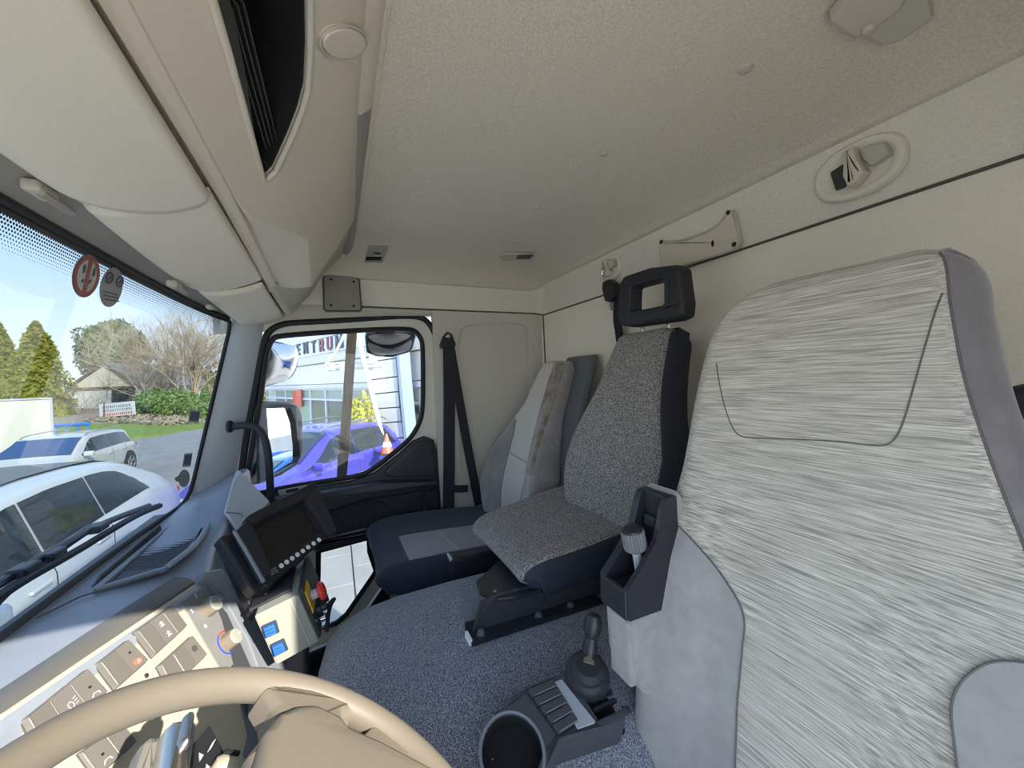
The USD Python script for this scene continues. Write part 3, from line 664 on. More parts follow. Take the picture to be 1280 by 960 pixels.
coat_hook(1072, 212, .92, 'beige fold-out coat hook in an oval dish on the rear wall behind the driver seat')
ch2 = coat_hook(762, 336, .80, 'beige coat hook on the rear wall with a black buckle hanging from it')
hp = Th('holder_plate', 'beige screwed-on document holder plate on the rear wall between the coat hooks', 'holder plate', at(878, 300, y=-.945))
o = RW.px([(826, 300), (834, 303), (850, 302), (880, 292), (905, 278), (911, 264), (919, 262), (927, 305), (922, 312), (860, 331), (830, 338), (828, 328)])
hp.add('plate', plate(RW, o, -.004, .010, .004, r=.006), 'beige')
hp.add('lip', pxtube(RW, [(834, 304), (852, 302), (880, 293), (904, 279), (912, 268)], .004, .010, 40), 'beige_dk')
hp.add('rim', tube(RW.w(smooth_path(RW.px([(919, 264), (924, 285), (927, 303), (922, 311), (890, 322), (850, 334)]), 40), np.full(40, .009)), .003, 6), 'beige_dk')
for a, b in [(829.5, 303), (913.5, 266.5), (921, 306)]: hp.add('screw', disc(RW.p(a, b, .009), RW.n, .0062, .004, .002, 14), 'compart')
hp.add('slot', plate(RW.up(.009), ring2(.004, .009, 20, RW.px([(894, 305)])[0]), 0, .002, .0005), 'hole')
hb = Th('belt_buckle', 'black plastic buckle with a metal clip hanging from the coat hook beside the headrest', 'belt buckle', at(766, 368, y=-.92))
B = PY(-.92)
hb.add('clip', pxtube(B, [(757, 338), (756, 346), (760, 352), (765, 350)], .0025, .012, 30), 'chrome')
hb.add('buckle', pxplate(B, [(757, 353), (764, 349), (771, 354), (772, 372), (766, 378), (760, 377), (756, 362)], -.012, .016, .006, r=.004), 'black')
hb.add('tongue', pxplate(B, [(763, 376), (768, 376), (768, 388), (764, 388)], 0, .004, .001), 'steel')
hb.add('strap', tube([B.p(771, 368, 0), B.p(770, 400, -.005), B.p(773, 430, -.01), B.p(776, 470, -.012)], .012, flat=(.020, .0014, (1, 0, 0))), 'belt')

# ------------------------------------------------------------------ seats
def zq(p, z):
    """Fraction along a pad's spine where the spine is at height z."""
    o = np.argsort(p.C[:, 2]); return float(np.interp(z, p.C[o, 2], p.q[o]))
def pad_px(p, pts):
    """(u, q) on an upright pad's front for pixels of the photograph."""
    out = []
    for a, b in pts:
        y = p.C[:, 1].mean()
        for _ in range(8):
            w = at(a, b, y=y); q = zq(p, w[2]); cx = np.interp(q, p.q, p.C[:, 0])
            u = (w[0] - cx) / (p._v(p.wr, q) if w[0] > cx else p._v(p.wl, q)); u = float(np.clip(u, -1, 1)); y = float(p.front(u, q)[1])
        out.append((u, q))
    return np.array(out)
X1 = np.array([1.0, 0, 0])

# driver seat
ds = Th('driver_seat', 'large driver seat with streaked grey cloth front and smooth grey edges, nearest the camera', 'seat', (.32, -.45, -1.1))
zs = np.linspace(-.66, .150, 70)
ys = np.interp(zs, [-.66, -.52, -.44, -.30, -.20, -.05, .06, .15], [-.46, -.462, -.468, -.492, -.522, -.565, -.602, -.640])
from scipy.interpolate import PchipInterpolator
wl = PchipInterpolator([-.66, -.45, -.30, -.20, -.11, -.014, .06, .115, .150], [.33, .315, .278, .238, .205, .175, .159, .148, .118])(zs)
wr = PchipInterpolator([-.66, -.45, -.25, -.05, .04, .075, .10, .12, .135, .15], [.190, .186, .180, .176, .172, .164, .150, .130, .105, .06])(zs)
hb_ = lambda u, q: (.075 * np.clip(np.abs(u) - .30, 0, 1) ** 1.3 * np.clip((.62 - q) / .30, 0, 1) ** 1.2 - .004 * (1 - np.abs(u)) * np.sin(q * np.pi))
dp = Pad([(.33, y, z) for y, z in zip(ys, zs)], X1, (0, 1, .2), wl, wr, .085, [.040, .05, .05, .045, .04, .035, .034], h=hb_, end=(.0, .040), ns=60, nu=48)
ds.add('backrest', dp.body(), 'suede_side', smooth=60)
ub = lambda q: np.interp(q, [0, .5, .9, 1], [.985, .985, .98, .95])
ua = lambda q: np.interp(q, [0, .3, .6, .85, 1], [-.93, -.90, -.90, -.88, -.86])
ds.add('front_cover', dp.panel(ua, ub, .0, .985, .003, 70, 44), 'streak', smooth=60)
qa, qb = zq(dp, -.335), zq(dp, -.235)
lo_in = lambda q: np.where(q < qa, .10 + .0 * q, .10 + .86 * np.clip((q - qa) / (qb - qa), 0, 1) ** 1.6)
ds.add('side_bolster', dp.panel(lo_in, lambda q: .992 + 0 * q, 0.0, qb, .006, 50, 24), 'suede_low', smooth=60, label='smooth grey bolster on the inner side of the driver seat')
qc = zq(dp, -.235)
ro_in = lambda q: -.99 + .37 * np.sqrt(np.clip(1 - np.clip((q - qc + .10) / .10, 0, 1) ** 2, 0, 1))
ds.add('side_bolster', dp.panel(lambda q: -.995 + 0 * q, ro_in, 0.0, qc, .006, 40, 20), 'suede_low', smooth=60, label='smooth grey bolster at the outer edge of the driver seat')
ls = [(float(lo_in(np.array(q))), q) for q in np.linspace(.02, qb, 24)]
ds.add('seam', dp.seam(ls, .0011, .006, 60), 'thread')
ds.add('seam', dp.seam(pad_px(dp, [(897, 455), (903, 490), (912, 522), (922, 541), (940, 547), (1000, 549), (1060, 553), (1098, 557), (1117, 552), (1130, 530), (1145, 480), (1165, 410), (1180, 367)]), .0009, .0032, 90), 'thread')
ds.add('seam', dp.seam([(float(ua(q)), q) for q in np.linspace(.02, .97, 30)], .0012, .003, 80), 'thread')
ds.add('seam', dp.seam([(float(ro_in(np.array(q))), q) for q in np.linspace(.02, qc, 24)], .0010, .006, 60), 'thread')
dc = Pad([(.32, -.50, -.66), (.32, -.30, -.655), (.32, -.08, -.645), (.32, -.02, -.665)], X1, (0, 0, 1), .235, .225, .14, .04, end=(.02, .05), h=lambda u, q: .03 * np.abs(u) ** 3)
ds.add('cushion', dc.body(), 'suede', smooth=60); ds.add('cushion_cover', dc.panel(-.75, .75, .02, .95, .003), 'streak', smooth=60)
ds.add('base', cat(rbox((.25, -.26, -.87), (.34, .36, .12), .02), rbox((.25, -.26, -1.03), (.26, .30, .20), .02), rbox((.25, -.26, -1.105), (.36, .42, .03), .008)), 'black')
ds.add('belt_guide', hull(np.array([at(1278, 500, y=-.665), at(1277, 560, y=-.66), at(1290, 610, y=-.66), at(1330, 500, y=-.665), at(1330, 610, y=-.66), at(1278, 520, y=-.72)]), .017), 'blacksoft', smooth=60)
ds.add('recline_knob', hull([(.57, -.40, -.73), (.56, -.44, -.76), (.56, -.43, -.68)], .02), 'navyside')
# folded-up armrest with the gear knob
ar = Th('folded_armrest', 'upright folded armrest with black top and ribbed grey knob beside the driver seat', 'armrest', (.50, -.45, -.52))
def aw(p, **k): return p
fx0, fx1 = .468, .528
colp = [(-.395, -.372), (-.398, -.45), (-.420, -.50), (-.455, -.525), (-.515, -.53), (-.53, -.36), (-.515, -.21), (-.50, -.188), (-.485, -.20), (-.485, -.372)]
AP = Pl((fx0, 0, 0), (-1, 0, 0))
flip = lambda p: [(-y, z) for y, z in p]
ar.add('padded_arm', plate(AP, flip(colp), -(fx1 - fx0), .0, .010, r=.012), 'suede')
ar.add('front_cloth', rbox((.498, -.402, -.432), (.050, .016, .105), .006), 'suede')
black_p = [(-.386, -.372), (-.386, -.325), (-.412, -.300), (-.445, -.262), (-.460, -.215), (-.468, -.200), (-.490, -.196), (-.495, -.372)]
wallL = plate(AP, flip(black_p), .004, -.006, .002, r=.004)
A2 = Pl((fx1 - .008, 0, 0), (-1, 0, 0))
ar.add('holder', cat(wallL, plate(A2, flip(black_p), .004, -.012, .002, r=.004), rbox((.498, -.389, -.350), (.062, .010, .046), .003), rbox((.498, -.482, -.285), (.062, .018, .175), .004)), 'black')
ar.add('holder_floor', rbox((.498, -.435, -.345), (.052, .09, .02), .003), 'hole')
kc = np.array([.492, -.428, -.278]); ka = unit((.0, .22, 1))
ar.add('knob_stem', tube([kc - ka * .058, kc], [.010, .007], 10), 'lightgrey')
kn = [(.0175 + (.0013 if k % 2 else 0)) for k in range(48)]
th_ = np.arange(48) * 2 * np.pi / 48; a_ = unit(np.cross(ka, [1, 0, 0])); b_ = np.cross(ka, a_)
rg = lambda s, h: kc + ka * h + s * np.array(kn)[:, None] * (np.cos(th_)[:, None] * a_ + np.sin(th_)[:, None] * b_)
kb = ar.add('knob', loft([rg(.80, -.004), rg(1.0, .0), rg(1.0, .026), rg(.94, .029)]), M.setdefault('knobgrey', mat('ribbed_knob_grey', (.13, .135, .145), .45)), smooth=20)
ar.add('knob_cap', lathe(kc + ka * .029, ka, [(.0165, 0), (.0155, .003), (.011, .006)], 28), 'black', under=kb)
ar.add('lock_button', rbox((.500, -.470, -.245), (.026, .012, .018), .004), 'blacksoft')

# middle seat
ms = Th('middle_seat', 'narrow middle seat in speckled grey cloth with a black headrest that has a square opening', 'seat', (.86, -.55, -.52))
zs = np.array([-.43, -.38, -.33, -.27, -.20, -.12, -.04, .03, .08, .11, .128]); ys = np.interp(zs, [-.43, -.30, -.12, .03, .128], [-.615, -.640, -.695, -.750, -.790])
mw = np.interp(zs, [-.43, -.37, -.30, -.22, -.12, -.03, .05, .10, .128], [.13, .178, .204, .206, .180, .152, .131, .120, .104])
mp_ = Pad([(.852, y, z) for y, z in zip(ys, zs)], X1, (0, 1, .2), mw * .98, mw, .105, .034, end=(.03, .03), h=lambda u, q: .018 * np.abs(u) ** 2.5 * np.clip(1.2 - q, 0, 1))
ms.add('backrest', mp_.body(), 'navyside', smooth=60)
ms.add('back_cover', mp_.panel(lambda q: -.93 + 0 * q, lambda q: .985 + 0 * q, .01, .985, .0035, 50, 36), 'speck', smooth=60)
HR = PY(-.800)
ho = HR.px([(776, 356), (782, 345), (812, 335), (846, 331), (853, 336), (859, 380), (857, 396), (846, 401), (790, 409), (778, 407), (774, 395)])
hh = HR.px([(793, 360), (833, 349), (833, 381), (792, 389)])
ms.add('headrest', plate(HR, ho, -.030, .012, .014, r=.012, holes=[hh], hr=.008), 'blacksoft', smooth=50)
ms.add('headrest_rim', tube(HR.w(np.array(rounded(hh, .008).buffer(.010).exterior.coords)[:-1], np.full(len(rounded(hh, .008).buffer(.010).exterior.coords) - 1, .006)), .008, 8, True), 'blacksoft', smooth=60)
for x in (.80, .90): ms.add('headrest_post', tube([(x, -.835, .10), (x, -.835, .17)], .007, 10), 'chrome')
mc = Pad([(.895, -.72, -.372), (.895, -.60, -.378), (.895, -.46, -.390), (.895, -.385, -.397), (.895, -.350, -.412), (.895, -.338, -.438)], X1, (0, .1, 1), [.155, .16, .165, .165, .16], [.205, .20, .185, .17, .16], .085, .026, end=(.02, .02), h=lambda u, q: .022 * np.clip(u, 0, 1) ** 3 * (1 - .6 * q) + .008 * np.abs(u) ** 4)
ms.add('cushion', mc.body(), 'navyside', smooth=60)
ms.add('cushion_cover', mc.panel(lambda q: -.95 + 0 * q, lambda q: .99 + 0 * q, .01, .99, .004, 50, 36), 'speck', smooth=60)
ms.add('pedestal', cat(rbox((.86, -.76, -.465), (.50, .36, .10), .02)), 'carpet_low')
SB = Pl((.752, 0, 0), (-1, 0, 0))
ms.add('side_plate', plate(SB, [(.232, -.512), (.252, -.455), (.30, -.448), (.48, -.455), (.56, -.47), (.56, -.512)], -.008, .0, .001), 'platepaint')
PZm = Pl((0, 0, -.505), (0, 0, 1), u=(0, -1, 0))
rl_ = ms.add('rail', cat(box((.742, -.375, -.5115), (.045, .31, .006)), box((.762, -.375, -.503), (.006, .31, .022))), 'blackmetal')
for y in (-.245, -.375, -.455): ms.add('rail_bolt', lathe((.738, y, -.509), (0, 0, 1), [(.0095, 0), (.0095, .003), (.0065, .0035), (.0065, .009), (.004, .010)], 6), 'steel', under=rl_, smooth=20)
ms.add('rail_tip', box((.740, -.2195, -.510), (.030, .006, .012)), 'white')
ms.add('seat_plate', plate(Pl((0, 0, -.452), (0, 0, 1), u=(1, 0, 0)), [(.735, -.315), (.748, -.285), (.79, -.262), (.835, -.27), (.90, -.35), (.90, -.55), (.74, -.55)], -.008, 0, .002, r=.006), 'blackmetal')
ms.add('plate_rivet', disc((.775, -.292, -.452), (0, 0, 1), .004, .002, .001, 10), 'steel')

# passenger seat
ps = Th('passenger_seat', 'passenger seat with pale grey worn backrest and dark navy cushion against the door side', 'seat', (1.43, -.45, -1.1))
zs = np.array([-.60, -.54, -.47, -.40, -.32, -.24, -.16, -.08, -.01, .03, .055, .075]); ys = np.interp(zs, [-.60, -.45, -.30, -.15, 0, .075], [-.590, -.615, -.665, -.720, -.785, -.825])
pwr = np.interp(zs, [-.60, -.52, -.44, -.36, -.26, -.16, -.06, .02, .06, .075], [.15, .235, .262, .245, .205, .160, .120, .098, .082, .062])
pwl = np.interp(zs, [-.60, -.50, -.44, -.36, -.26, -.16, -.06, .02, .06, .075], [.20, .24, .25, .235, .20, .165, .140, .122, .110, .095])
pp = Pad([(1.425, y, z) for y, z in zip(ys, zs)], X1, (0, 1, .2), pwl, pwr, .085, .034, end=(.04, .03), h=lambda u, q: .085 * np.clip(np.abs(u) - .35, 0, 1) ** 1.2 * np.clip((.72 - q) / .3, 0, 1))
ps.add('backrest', pp.body(), 'pass_suede', smooth=60)
pb = lambda q: np.where(q > .60, .985, np.interp(q, [0, .2, .42, .52, .60], [.26, .32, .42, .50, .66]))
pa = lambda q: np.interp(q, [0, .3, .6, .85, 1.0], [-.42, -.44, -.50, -.46, -.42])
ps.add('centre_cover', pp.panel(pa, pb, .03, .985, .003, 60, 34), 'pass', smooth=60)
ps.add('worn_edge', pp.panel(lambda q: -.97 + 0 * q, pa, .35, .97, .002, 40, 18), 'stained', smooth=60, label='brown stained edge of the backrest')
ps.add('seam', pp.seam([(float(pb(np.array(q))), q) for q in np.linspace(.05, .60, 20)], .0018, .003, 60), 'thread')
ps.add('seam', pp.seam([(u, .40 + .02 * u) for u in np.linspace(-.43, .40, 8)], .0013, .003, 30), 'thread')
pcx = Pad([(1.385, y - .088, z + .012) for y, z in zip(ys, zs)], X1, (0, 1, .2), pwl + .045, pwr - .01, .03, .015, end=(.02, .015))
ps.add('back_shell', pcx.body(), 'shell', smooth=60)
pc = Pad([(1.425, -.64, -.575), (1.425, -.50, -.565), (1.425, -.30, -.553), (1.425, -.16, -.552), (1.425, -.105, -.568), (1.425, -.085, -.61)], X1, (0, .1, 1), [.235, .245, .25, .25, .235], [.24, .25, .255, .25, .23], .135, .04, end=(.02, .03), h=lambda u, q: .022 * np.clip(np.abs(u) - .3, 0, 1) ** 1.5)
ps.add('cushion', pc.body(), 'navy', smooth=60)
ps.add('cushion_insert', pc.panel(-.86, .02, .12, .78, .004, 30, 26), 'insert', smooth=60)
ps.add('seam', pc.seam([(u, .54 + .03 * u) for u in np.linspace(-.85, .0, 8)], .0014, .004, 24), 'lightgrey')
ps.add('base', cat(rbox((1.42, -.36, -.80), (.36, .40, .20), .02), rbox((1.42, -.36, -1.0), (.30, .34, .26), .02)), 'black')
ps.add('front_leg', rbox((1.265, -.115, -.79), (.018, .03, .20), .004), 'shell')
fa = Th('lowered_armrest', 'black flat armrest between the passenger cushion and the middle seat', 'armrest', (1.09, -.38, -.53))
fa.add('arm', rbox((1.095, -.405, -.532), (.052, .26, .060), .010), 'black')
fa.add('end_trim', hull([(1.072, -.277, -.503), (1.112, -.277, -.503), (1.08, -.276, -.51)], .003), 'lightgrey')

# passenger belt on the pillar
bl = Th('seat_belt', 'black seat belt hanging from its anchor on the pillar beside the passenger window', 'seat belt', (1.73, -.47, .19))
BP = PX(1.728)
bl.add('anchor', pxplate(BP, [(549, 432), (553, 421), (558, 415), (564, 418), (569, 431), (567, 435), (551, 436)], 0, .018, .005, r=.006), 'black')
bl.add('anchor_bolt', lathe(BP.p(558.5, 421, .018), BP.n, [(.010, 0), (.010, .005), (.006, .008)], 14), 'chrome')
bl.add('webbing', tube([BP.p(560, 432, .014), BP.p(560.5, 500, .016), BP.p(560, 580, .020), BP.p(559, 640, .024)], .02, flat=(.026, .0014, (0, 1, 0))), 'belt')
bl.add('webbing', tube([BP.p(562, 432, .006), BP.p(572, 490, .008), BP.p(583, 555, .012), BP.p(597, 630, .018)], .02, flat=(.020, .0014, (0, 1, .1))), 'belt')
bk = bl.add('latch', pxplate(BP.up(.022), [(552, 634), (568, 633), (566, 640), (563, 652), (555, 652), (553, 642)], 0, .014, .004, r=.004), 'black')
bl.add('tongue', pxplate(BP.up(.036), [(556, 639), (563, 639), (562, 650), (557, 650)], 0, .003, .001, r=.002), 'chrome', under=bk)
for y in (603, 609): bl.add('rivet', disc(BP.p(572, y, -.004), BP.n, .006, .004, .002, 12), 'lightgrey')
bl.add('floor_strap', tube([BP.p(565, 611, .0), BP.p(574, 611, .004), BP.p(584, 610, .01)], .02, flat=(.016, .0014, (0, 0, 1))), 'belt')

# ------------------------------------------------------------------ engine tunnel
ty = np.array([-.95, -.60, -.40, -.25, -.12, -.04, .01, .04, .06]); dz_ = np.array([0, 0, 0, 0, .004, .014, .034, .062, .12])
tp = [(.455, -1.13), (.455, -.90), (.455, -.72), (.46, -.63), (.49, -.578), (.56, -.548), (.64, -.528), (.70, -.519), (.80, -.514), (.92, -.516), (.985, -.524), (1.03, -.542), (1.055, -.58), (1.075, -.70), (1.10, -1.13)]
rows = []
for y, d in zip(ty, dz_):
    k = 1 - .55 * d
    q = smooth_path([(.72 + (x - .72) * k, (z - d if z > -1.1 else z)) for x, z in tp], 60)
    rows.append([(a, y, b) for a, b in q])
end = [[(p[0], .085, p[2] - .2 if p[2] > -.9 else -1.13) for p in rows[-1]]]
tun = Th('engine_tunnel', 'wide engine cover with speckled dark carpet between the seats', 'engine cover', (.75, -.4, -1.12))
tun.add('carpet', grid(rows + [[(p[0], .10, max(p[2] - .30, -1.13)) for p in rows[-1]]]), 'carpet', smooth=60)
fm = Th('floor_carpet', 'dark ribless floor carpet in the passenger footwell', 'carpet', (1.4, .2, -1.12)); fm.add('mat', rbox((1.42, .18, -1.113), (.56, .66, .014), .005), 'carpet_low')

# ------------------------------------------------------------------ centre console behind the wheel
SC = P3(at(655, 870, x=.56), at(700, 850, x=.556), at(735, 925, x=.475))
cc = Th('centre_console', 'dark plastic console on the carpet with five blank buttons and a cup holder', 'console', SC.p(690, 890))
op = SC.px([(560, 985), (600, 935), (632, 885), (643, 872), (660, 862), (700, 846), (722, 838), (788, 893), (792, 897), (700, 935), (685, 950), (668, 1000)])
cup_c = SC.px([(640, 945)])[0]
cup = ring2(.042, .046, 40, cup_c)
wellp = SC.px([(728, 872), (762, 857), (782, 893), (750, 907)])
cc.add('body', plate(SC, op, -.06, .012, .007, r=.012, holes=[cup, rounded(wellp, .004)]), 'dashdk')
cc.add('cup_well', loft([SC.w(ring2(.042, .046, 40, cup_c), np.full(40, .006)), SC.w(ring2(.040, .044, 40, cup_c), np.full(40, -.050)), SC.w(ring2(.036, .040, 40, cup_c), np.full(40, -.056))][::-1], False), 'hole')
cc.add('cup_bottom', plate(SC, ring2(.0415, .0455, 40, cup_c), -.030, -.010, .001), 'hole')
cc.add('cup_rim', tube(SC.w(ring2(.044, .048, 50, cup_c), np.full(50, .012)), .0025, 6, True), 'dash')
cc.add('cup_clip', tube([SC.w(cup_c + [-.026, .012], -.01), SC.w(cup_c + [-.010, -.012], -.03)], .0016, 6), 'chrome')
cc.add('cup_tray', plate(SC, SC.px([(590, 975), (625, 905), (640, 883), (650, 890), (678, 940), (676, 955), (665, 1000), (600, 1010)]), .012, .015, .002, r=.008, holes=[ring2(.050, .055, 40, cup_c)]), 'dash')
gap = SC.px([(659, 870), (690, 857), (722, 910), (698, 926)])
cc.add('button_frame', plate(SC, sg.Polygon(gap).buffer(.003), .010, .0135, .001), 'black')
g = np.array(gap)
for k in range(5):
    a0, a1 = k / 5 + .012, (k + 1) / 5 - .012
    q = [g[0] + (g[3] - g[0]) * a0, g[1] + (g[2] - g[1]) * a0, g[1] + (g[2] - g[1]) * a1, g[0] + (g[3] - g[0]) * a1]
    bt = cc.add('button', plate(SC.up(.0135), q, 0, .006, .0015, r=.0012), 'dashdk')
    w0, w1 = SC.w(q[3], .0195), SC.w(q[2], .0195)
    cc.add('button_edge', tube([w0 + .06 * (w1 - w0), w1 - .06 * (w1 - w0)], .0008, 5), 'dash', under=bt)
cc.add('label_plate', pxplate(SC.up(.012), [(684, 857), (702, 850), (745, 904), (722, 912)], 0, .003, .001, r=.002), 'label', label='plain grey label strip')
cc.add('switch_well', plate(SC, sg.Polygon(wellp).buffer(.004), -.045, -.040, 0), 'hole')
for a, b in [((733, 876), (765, 862)), ((742, 886), (770, 873))]:
    cc.add('well_rail', tube([SC.p(*a, -.005), SC.p(*b, -.005)], .004, 6), 'black')
pb_ = Th('parking_brake', 'black parking brake lever with a round boot behind the console buttons', 'brake lever', SC.p(735, 858))
LB = SC.p(733, 850, .006)
pb_.add('boot', lathe(LB, SC.n, [(.036, 0), (.036, .012), (.033, .018), (.029, .021), (.028, .028), (.020, .034)], 28), 'blacksoft')
tip = at(740, 788, d=.66); mid = LB + .42 * (tip - LB)
pb_.add('shaft', tube([LB + SC.n * .025, mid], [.013, .012], 14), 'knob')
pb_.add('collar', lathe(mid, unit(tip - LB), [(.012, -.006), (.0165, -.004), (.0165, .003), (.013, .006)], 20), 'black')
pb_.add('grip', lathe(mid, unit(tip - LB), [(.0125, .004), (.0125, .018), (.010, .030), (.0145, .040), (.0150, .055), (.012, .064), (.006, .068)], 20), 'black')

# ------------------------------------------------------------------ dashboard
PA, PB_, PC = at(0, 895, z=-.39), at(247, 727, z=-.42), at(325, 845, z=-.63)
SP = P3(PA, PB_, PC)
dash = Th('dashboard', 'long grey dashboard with a ribbed tray beneath the windscreen', 'dashboard', (.8, .4, -.7))
xs_ = np.array([-.13, .20, .45, .60, .69, .80, .92, 1.06, 1.12, 1.20, 1.32, 1.42, 1.50, 1.58, 1.66, 1.735])
yr = np.interp(xs_, [-.13, .60, .69, 1.06, 1.12, 1.20, 1.5, 1.735], [.40, .40, .390, .292, .296, .308, .322, .322])
zr = np.interp(xs_, [-.13, .69, 1.06, 1.20, 1.32, 1.42, 1.50, 1.735], [-.385, -.388, -.420, -.404, -.392, -.366, -.318, -.300])
zf_ = np.interp(xs_, [-.13, 1.45, 1.60, 1.735], [-.396, -.396, -.385, -.36])
yb = np.interp(xs_, [-.13, .60, 1.06, 1.12, 1.16, 1.20, 1.735], [.24, .22, .105, .12, .20, .29, .30])
rows = []
for x, a, b, zf, c in zip(xs_, yr, zr, zf_, yb):
    f = float(ws(np.array(min(x, 1.70)), np.array(-.392))[1]) - .006
    top = [(x, f - (f - a) * t, zf + (b - zf) * t ** 1.3 + .006 * math.sin(math.pi * t)) for t in np.linspace(0, 1, 9)]
    rows.append([(x, f, zf - .25)] + top + [(x, a - .010, b - .003), (x, a - .018, b - .014), (x, a - .018 + (c - a) * .4, b - .014 + (-.80 - b) * .45), (x, c, -.80), (x, c + .14, -.88)])
dash.add('top_and_face', grid(rows), 'dashtop', smooth=40)
# the sunlit grey roll along the near edge
up_px = [(-60, 902), (0, 862), (50, 829), (100, 796), (160, 757), (218, 721)]; lo_px = [(-60, 936), (0, 894), (55, 857), (110, 820), (175, 776), (241, 731)]
ru = [at(*p, z=-.3835 - .0010 * i) for i, p in enumerate(up_px)]; rl0 = [SP.p(*p, .004) for p in lo_px]
rw_ = [[u, .72 * u + .28 * l + [0, 0, .004], .40 * u + .60 * l + [0, -.002, .006], .12 * u + .88 * l + [0, -.004, .003], l] for u, l in zip(ru, rl0)]
dash.add('edge_roll', thick(rw_, (0, 0, 1), .02), 'roll', smooth=60, label='dark grey grained roll along the panel edge')
# ribbed tray on top
TP = Pl((0, 0, -.389), (0, 0, 1), u=(1, 0, 0))
tr = np.array([(1.035, .452), (1.405, .455), (1.470, .362), (1.30, .336), (1.19, .333), (1.085, .350)])
dash.add('tray_rim', plate(TP, tr, -.006, .004, .003, r=.008, holes=[np.array(sg.Polygon(tr).buffer(-.012).exterior.coords)]), 'dash')
tb = dash.add('tray_mat', plate(TP, sg.Polygon(tr).buffer(-.011), -.010, -.0035, 0), 'mat')
for k in range(24):
    x = 1.075 + k * .0145
    seg = sg.LineString([(x, .2), (x + .10, .6)]).intersection(sg.Polygon(tr).buffer(-.016))
    if not seg.is_empty and seg.length > .02:
        c_ = np.array(seg.coords); dash.add('mat_rib', tube(TP.w(c_, np.full(len(c_), -.0035)), .0020, 5), 'mat', under=tb)
dash.add('tray_front_lip', tube([TP.w(q, .004) for q in smooth_path([(1.475, .364), (1.38, .345), (1.30, .336), (1.19, .332), (1.09, .349)], 24)], .006, 8), 'dashtop')
dash.add('tray_back_wall', plate(Pl((0, .458, -.388), (0, -1, 0)), [(1.06, -.002), (1.40, -.002), (1.39, .016), (1.09, .010)], -.004, .0, .001), 'dashdk')
for a, b in [((45, 773), (102, 745)), ((103, 745), (200, 716))]:
    dash.add('panel_joint', tube([at(*a, z=-.3895), at(*b, z=-.3895)], .0015, 5), 'seamdark')
dash.add('demister_slot', hull([at(120, 704, z=-.389), at(165, 676, z=-.389), at(160, 683, z=-.390), at(112, 711, z=-.390)], .001), 'seamdark')
# end pod by the passenger door
pod = [at(297, 590, x=1.62), at(300, 593, x=1.56), at(334, 628, x=1.48), at(320, 645, x=1.42), at(297, 662, x=1.36), at(283, 640, x=1.40), at(292, 606, x=1.50)]
pod += [p + np.array([.10, .02, -.06]) for p in pod] + [np.array([1.66, .22, -.52]), np.array([1.50, .24, -.52])]
dash.add('end_pod', hull(pod, .006), 'lightgrey', smooth=25)
dash.add('pod_joint', tube([at(281, 640, x=1.395) + [-.004, -.004, 0], at(300, 642, x=1.40) + [-.006, -.006, 0], at(300, 646, x=1.39) + [-.006, -.006, 0]], .0013, 5), 'seamdark')

# instrument panel
ip = Th('instrument_panel', 'cream switch panel with grey rocker switches and two heater knobs, right of the steering wheel', 'switch panel', SP.p(150, 850))
cream = [(-90, 945), (0, 893), (120, 812), (243, 730), (253, 735), (285, 830), (306, 922), (290, 985), (240, 1010), (-90, 1030)]
ip.add('fascia', pxplate(SP, cream, -.004, .006, .002, r=.004), 'cream')
frame_px = [(246, 726), (256, 724), (268, 738), (285, 765), (318, 812), (348, 836), (346, 846), (322, 856), (312, 902), (307, 922), (288, 832), (272, 768), (258, 738)]
ip.add('frame_strip', pxplate(SP, [(243, 730), (250, 718), (272, 714), (326, 782), (353, 836), (347, 852), (322, 855), (303, 802), (274, 752), (258, 737)], -.01, .012, .004, r=.003), 'dash')
hv = ip.add('heater_plate', pxplate(SP.up(.006), [(226, 754), (252, 735), (264, 745), (276, 775), (291, 832), (274, 836)], 0, .002, .0005, r=.003), 'heaterplate')
ip.add('dark_strip', pxplate(SP.up(.005), [(264, 745), (283, 768), (313, 836), (308, 900), (300, 870), (291, 832), (276, 775)], 0, .0025, .0005), 'dashdk')
def heater_knob(px, py, R):
    c = SP.p(px, py, .008); k = ip.add('heater_knob', loft([c + SP.n * h + s * np.array([R + (.0009 if i % 6 == 0 else 0) for i in range(48)])[:, None] * (np.cos(th_)[:, None] * SP.u + np.sin(th_)[:, None] * SP.v) for s, h in [(1.06, 0), (1.04, .003), (1, .005), (.97, .017), (.93, .020)]]), 'knob', smooth=25)
    ip.add('knob_top', lathe(c + SP.n * .020, SP.n, [(R * .93, 0), (R * .90, .0025), (R * .8, .0032)], 32), 'knobtop', under=k)
    ip.add('pointer', box(c + SP.n * .0235 + SP.u * R * .55, (R * .5, .0016, .001), np.array([SP.u, SP.v, SP.n])), 'white', under=k)
    return c
heater_knob(254, 764, .0175); c2_ = heater_knob(279, 806, .0170)
for ang0, ang1, m_ in [(2.0, 4.6, 'blueprint'), (1.0, 2.0, 'red')]:
    t = np.linspace(ang0, ang1, 24); q = SP.px([(279, 806)])[0] + np.stack([np.cos(t), np.sin(t)], 1) * .0235
    ip.add('temperature_arc', tube(SP.w(q, np.full(24, .0085)), .0014, 5), m_, under=hv, label='blue printed arc' if m_ == 'blueprint' else 'red printed arc')
